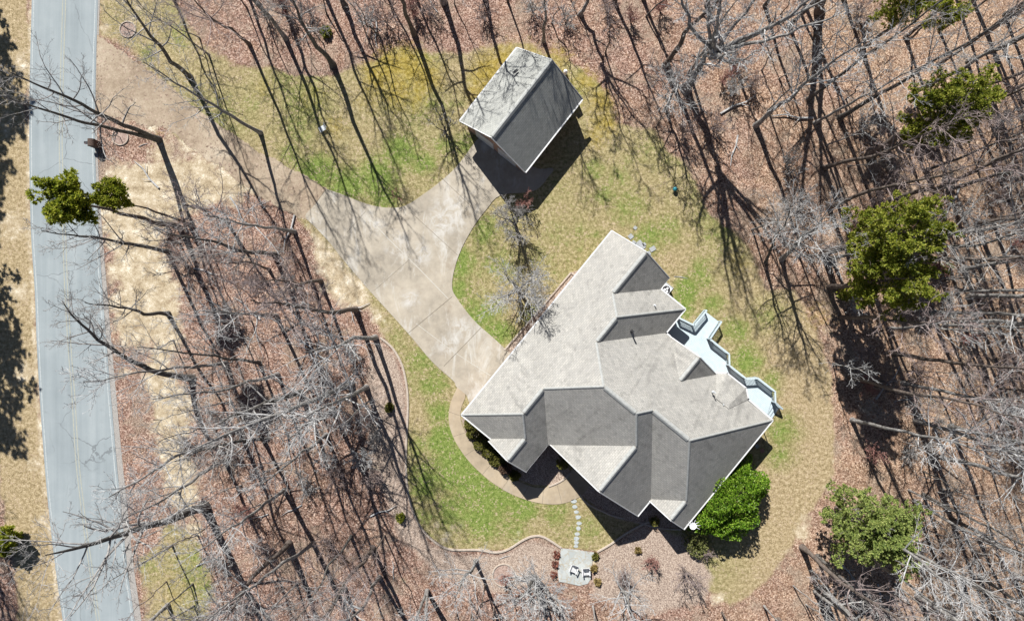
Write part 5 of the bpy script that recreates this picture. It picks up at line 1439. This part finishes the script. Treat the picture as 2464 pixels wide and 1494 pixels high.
# ------------------------------------------------------------------ the rest of the woods: copies of a few patterns
PAT = []
def pattern(kind, seed, h, r, tone, fb, spread, n, thin=1.0):
    tr, cr, _ = bare_tree([((0, 0, 0), (random.Random(seed).uniform(-.8, .8), random.Random(seed + 1).uniform(-.8, .8), h), r, None)], seed, fb, spread, *n, thin=thin)
    return (kind, (arr_mesh("trunk", *tr, mats=[BARK[tone][0]], smooth=True), arr_mesh("crown", *cr, mats=[BARK[tone][1]])))
for i in range(6): PAT.append(pattern('tall', 200 + i, 19 + i * .6, .15 + .012 * i, ('pale', 'grey', 'brown')[i % 3], .42, .85, (13, 6, 5, 3)))
for i in range(6): PAT.append(pattern('sapling', 300 + i, 7 + i * 1.1, .05 + .006 * i, ('grey', 'brown', 'pale')[i % 3], .3, .8, (10, 5, 3, 2), .75))
def brush_pattern(seed, tone):
    rr = random.Random(seed); st = []
    for k in range(6):
        a = k * 1.05 + rr.uniform(-.4, .4); q = rr.uniform(.4, 1.3)
        st.append(((0, 0, 0), (math.cos(a) * q, math.sin(a) * q, rr.uniform(1.6, 3.0)), .028, None))
    tr, cr, _ = bare_tree(st, seed, .15, 1.1, 9, 5, 4, 2, thin=.85, wig=.16, crook=.15)
    return ('brush', (arr_mesh("stems", *tr, mats=[BARK[tone][0]]), arr_mesh("crown", *cr, mats=[BARK[tone][1]])))
for i in range(5): PAT.append(brush_pattern(400 + i, ('grey', 'brown', 'pale', 'brown', 'red')[i]))
wr = random.Random(77)
NOGO = [[(1080, 60), (1440, 60), (1490, 290), (1680, 380), (1740, 500), (1840, 590), (1960, 720), (2020, 940), (2030, 1060), (1900, 1380), (1720, 1480), (1380, 1450), (1060, 1350), (960, 1240), (960, 820), (700, 520), (480, 420), (220, 300), (220, 60), (480, 150), (860, 140)],
        [(60, -300), (260, -300), (250, 300), (262, 640), (300, 1100), (345, 1494), (420, 1800), (150, 1800), (70, 900)]]
def inpoly(poly, x, y):
    r = False
    for i in range(len(poly)):
        x1, y1 = poly[i]; x2, y2 = poly[(i + 1) % len(poly)]
        if (y1 > y) != (y2 > y) and x < (x2 - x1) * (y - y1) / (y2 - y1) + x1: r = not r
    return r
placed = list(LISTED)
ZONES = [("tall", 46, 1500, 2480, -60, 1520, 38, "tall slim bare tree among many alike in the right hand woods", "look-alike bare trees of the right hand woods"),
         ("sapling", 62, 1480, 2480, 0, 1490, 26, "thin bare sapling among many alike in the right hand woods", "look-alike saplings of the right hand woods"),
         ("tall", 4, 520, 1000, -70, 95, 36, "tall slim bare tree among several alike above the lawn", "look-alike bare trees above the lawn"),
         ("sapling", 14, 480, 1500, 0, 140, 26, "thin bare sapling among several alike above the lawn", "look-alike saplings above the lawn"),
         ("tall", 12, 400, 930, 520, 1470, 48, "tall slim bare tree among several alike between road and lawn", "look-alike bare trees between road and lawn"),
         ("sapling", 26, 400, 930, 520, 1480, 30, "thin bare sapling among several alike between road and lawn", "look-alike saplings between road and lawn"),
         ("sapling", 10, 1040, 1950, 1400, 1490, 30, "thin bare sapling among several alike along the bottom edge", "look-alike saplings along the bottom edge"),
         ("brush", 46, 1560, 2470, 10, 1480, 24, "low twiggy brush among many alike in the right hand woods", "low brush of the right hand woods"),
         ("brush", 22, 400, 940, 540, 1470, 26, "low twiggy brush among many alike between road and lawn", "low brush between road and lawn"),
         ("brush", 12, 560, 1540, 10, 120, 26, "low twiggy brush among several alike above the lawn", "low brush above the lawn"),
         ("tall", 6, -150, -45, 960, 1420, 40, "tall slim bare tree among several alike left of the road", "look-alike bare trees left of the road")]
for kind, cnt, x0, x1, y0, y1, gap, lab, grp in ZONES:
    pats = [m for k, m in PAT if k == kind]
    protos = {}
    made = tries = 0
    while made < cnt and tries < 4000:
        tries += 1
        x, y = wr.uniform(x0, x1), wr.uniform(y0, y1)
        if any(inpoly(n, x, y) for n in NOGO): continue
        if any((x - a) ** 2 + (y - b_) ** 2 < gap * gap for a, b_ in placed): continue
        placed.append((x, y)); made += 1
        k = wr.randrange(len(pats)); loc = P(x, y); rz_ = wr.uniform(0, 6.28); sc = (wr.uniform(.85, 1.15), wr.uniform(.85, 1.12))
        nm = {"tall": "bare_tree", "sapling": "bare_sapling", "brush": "bare_shrub"}[kind]
        if k not in protos:
            r = empty(nm, loc, rz_); r.scale = (sc[0], sc[0], sc[1]); tag(r, lab, "shrub" if kind == "brush" else "tree", grp)
            link("stem" if kind == "brush" else "trunk", pats[k][0], r); link("crown", pats[k][1], r); protos[k] = r
        else:
            copy_tree(protos[k], loc, rz_, sc, lab, grp)
fb_ = MB(); fb_.tube([(-1.3, 0, .06), (-.4, .12, .09), (.5, .02, .12), (1.3, .2, .08)], [.075, .06, .045, .02], 6); fb_.tube([(.1, .05, .1), (.6, -.35, .14)], [.035, .012], 5); fb_.tube([(-.5, .1, .1), (-.1, .55, .12)], [.03, .012], 5)
FL = fb_.build("fallen_branch", BARK['pale'][1]); first = True; made = 0
while made < 34:
    x, y = wr.uniform(300, 2460), wr.uniform(5, 1490)
    if any(inpoly(n, x, y) for n in NOGO): continue
    if 1000 < x < 1500 and y > 1200: continue
    o = FL if first else FL.copy()
    if not first: COL.objects.link(o)
    first = False; made += 1
    o.location = P(x, y, .03); o.rotation_euler = (0, 0, wr.uniform(0, 6.28)); k = wr.uniform(.6, 1.5); o.scale = (k, k, k)
    tag(o, "grey fallen limb lying in the leaf litter of the woods", "fallen branch", "fallen limbs scattered through the woods")
print("trees placed", len(placed), "objects", len(bpy.data.objects))
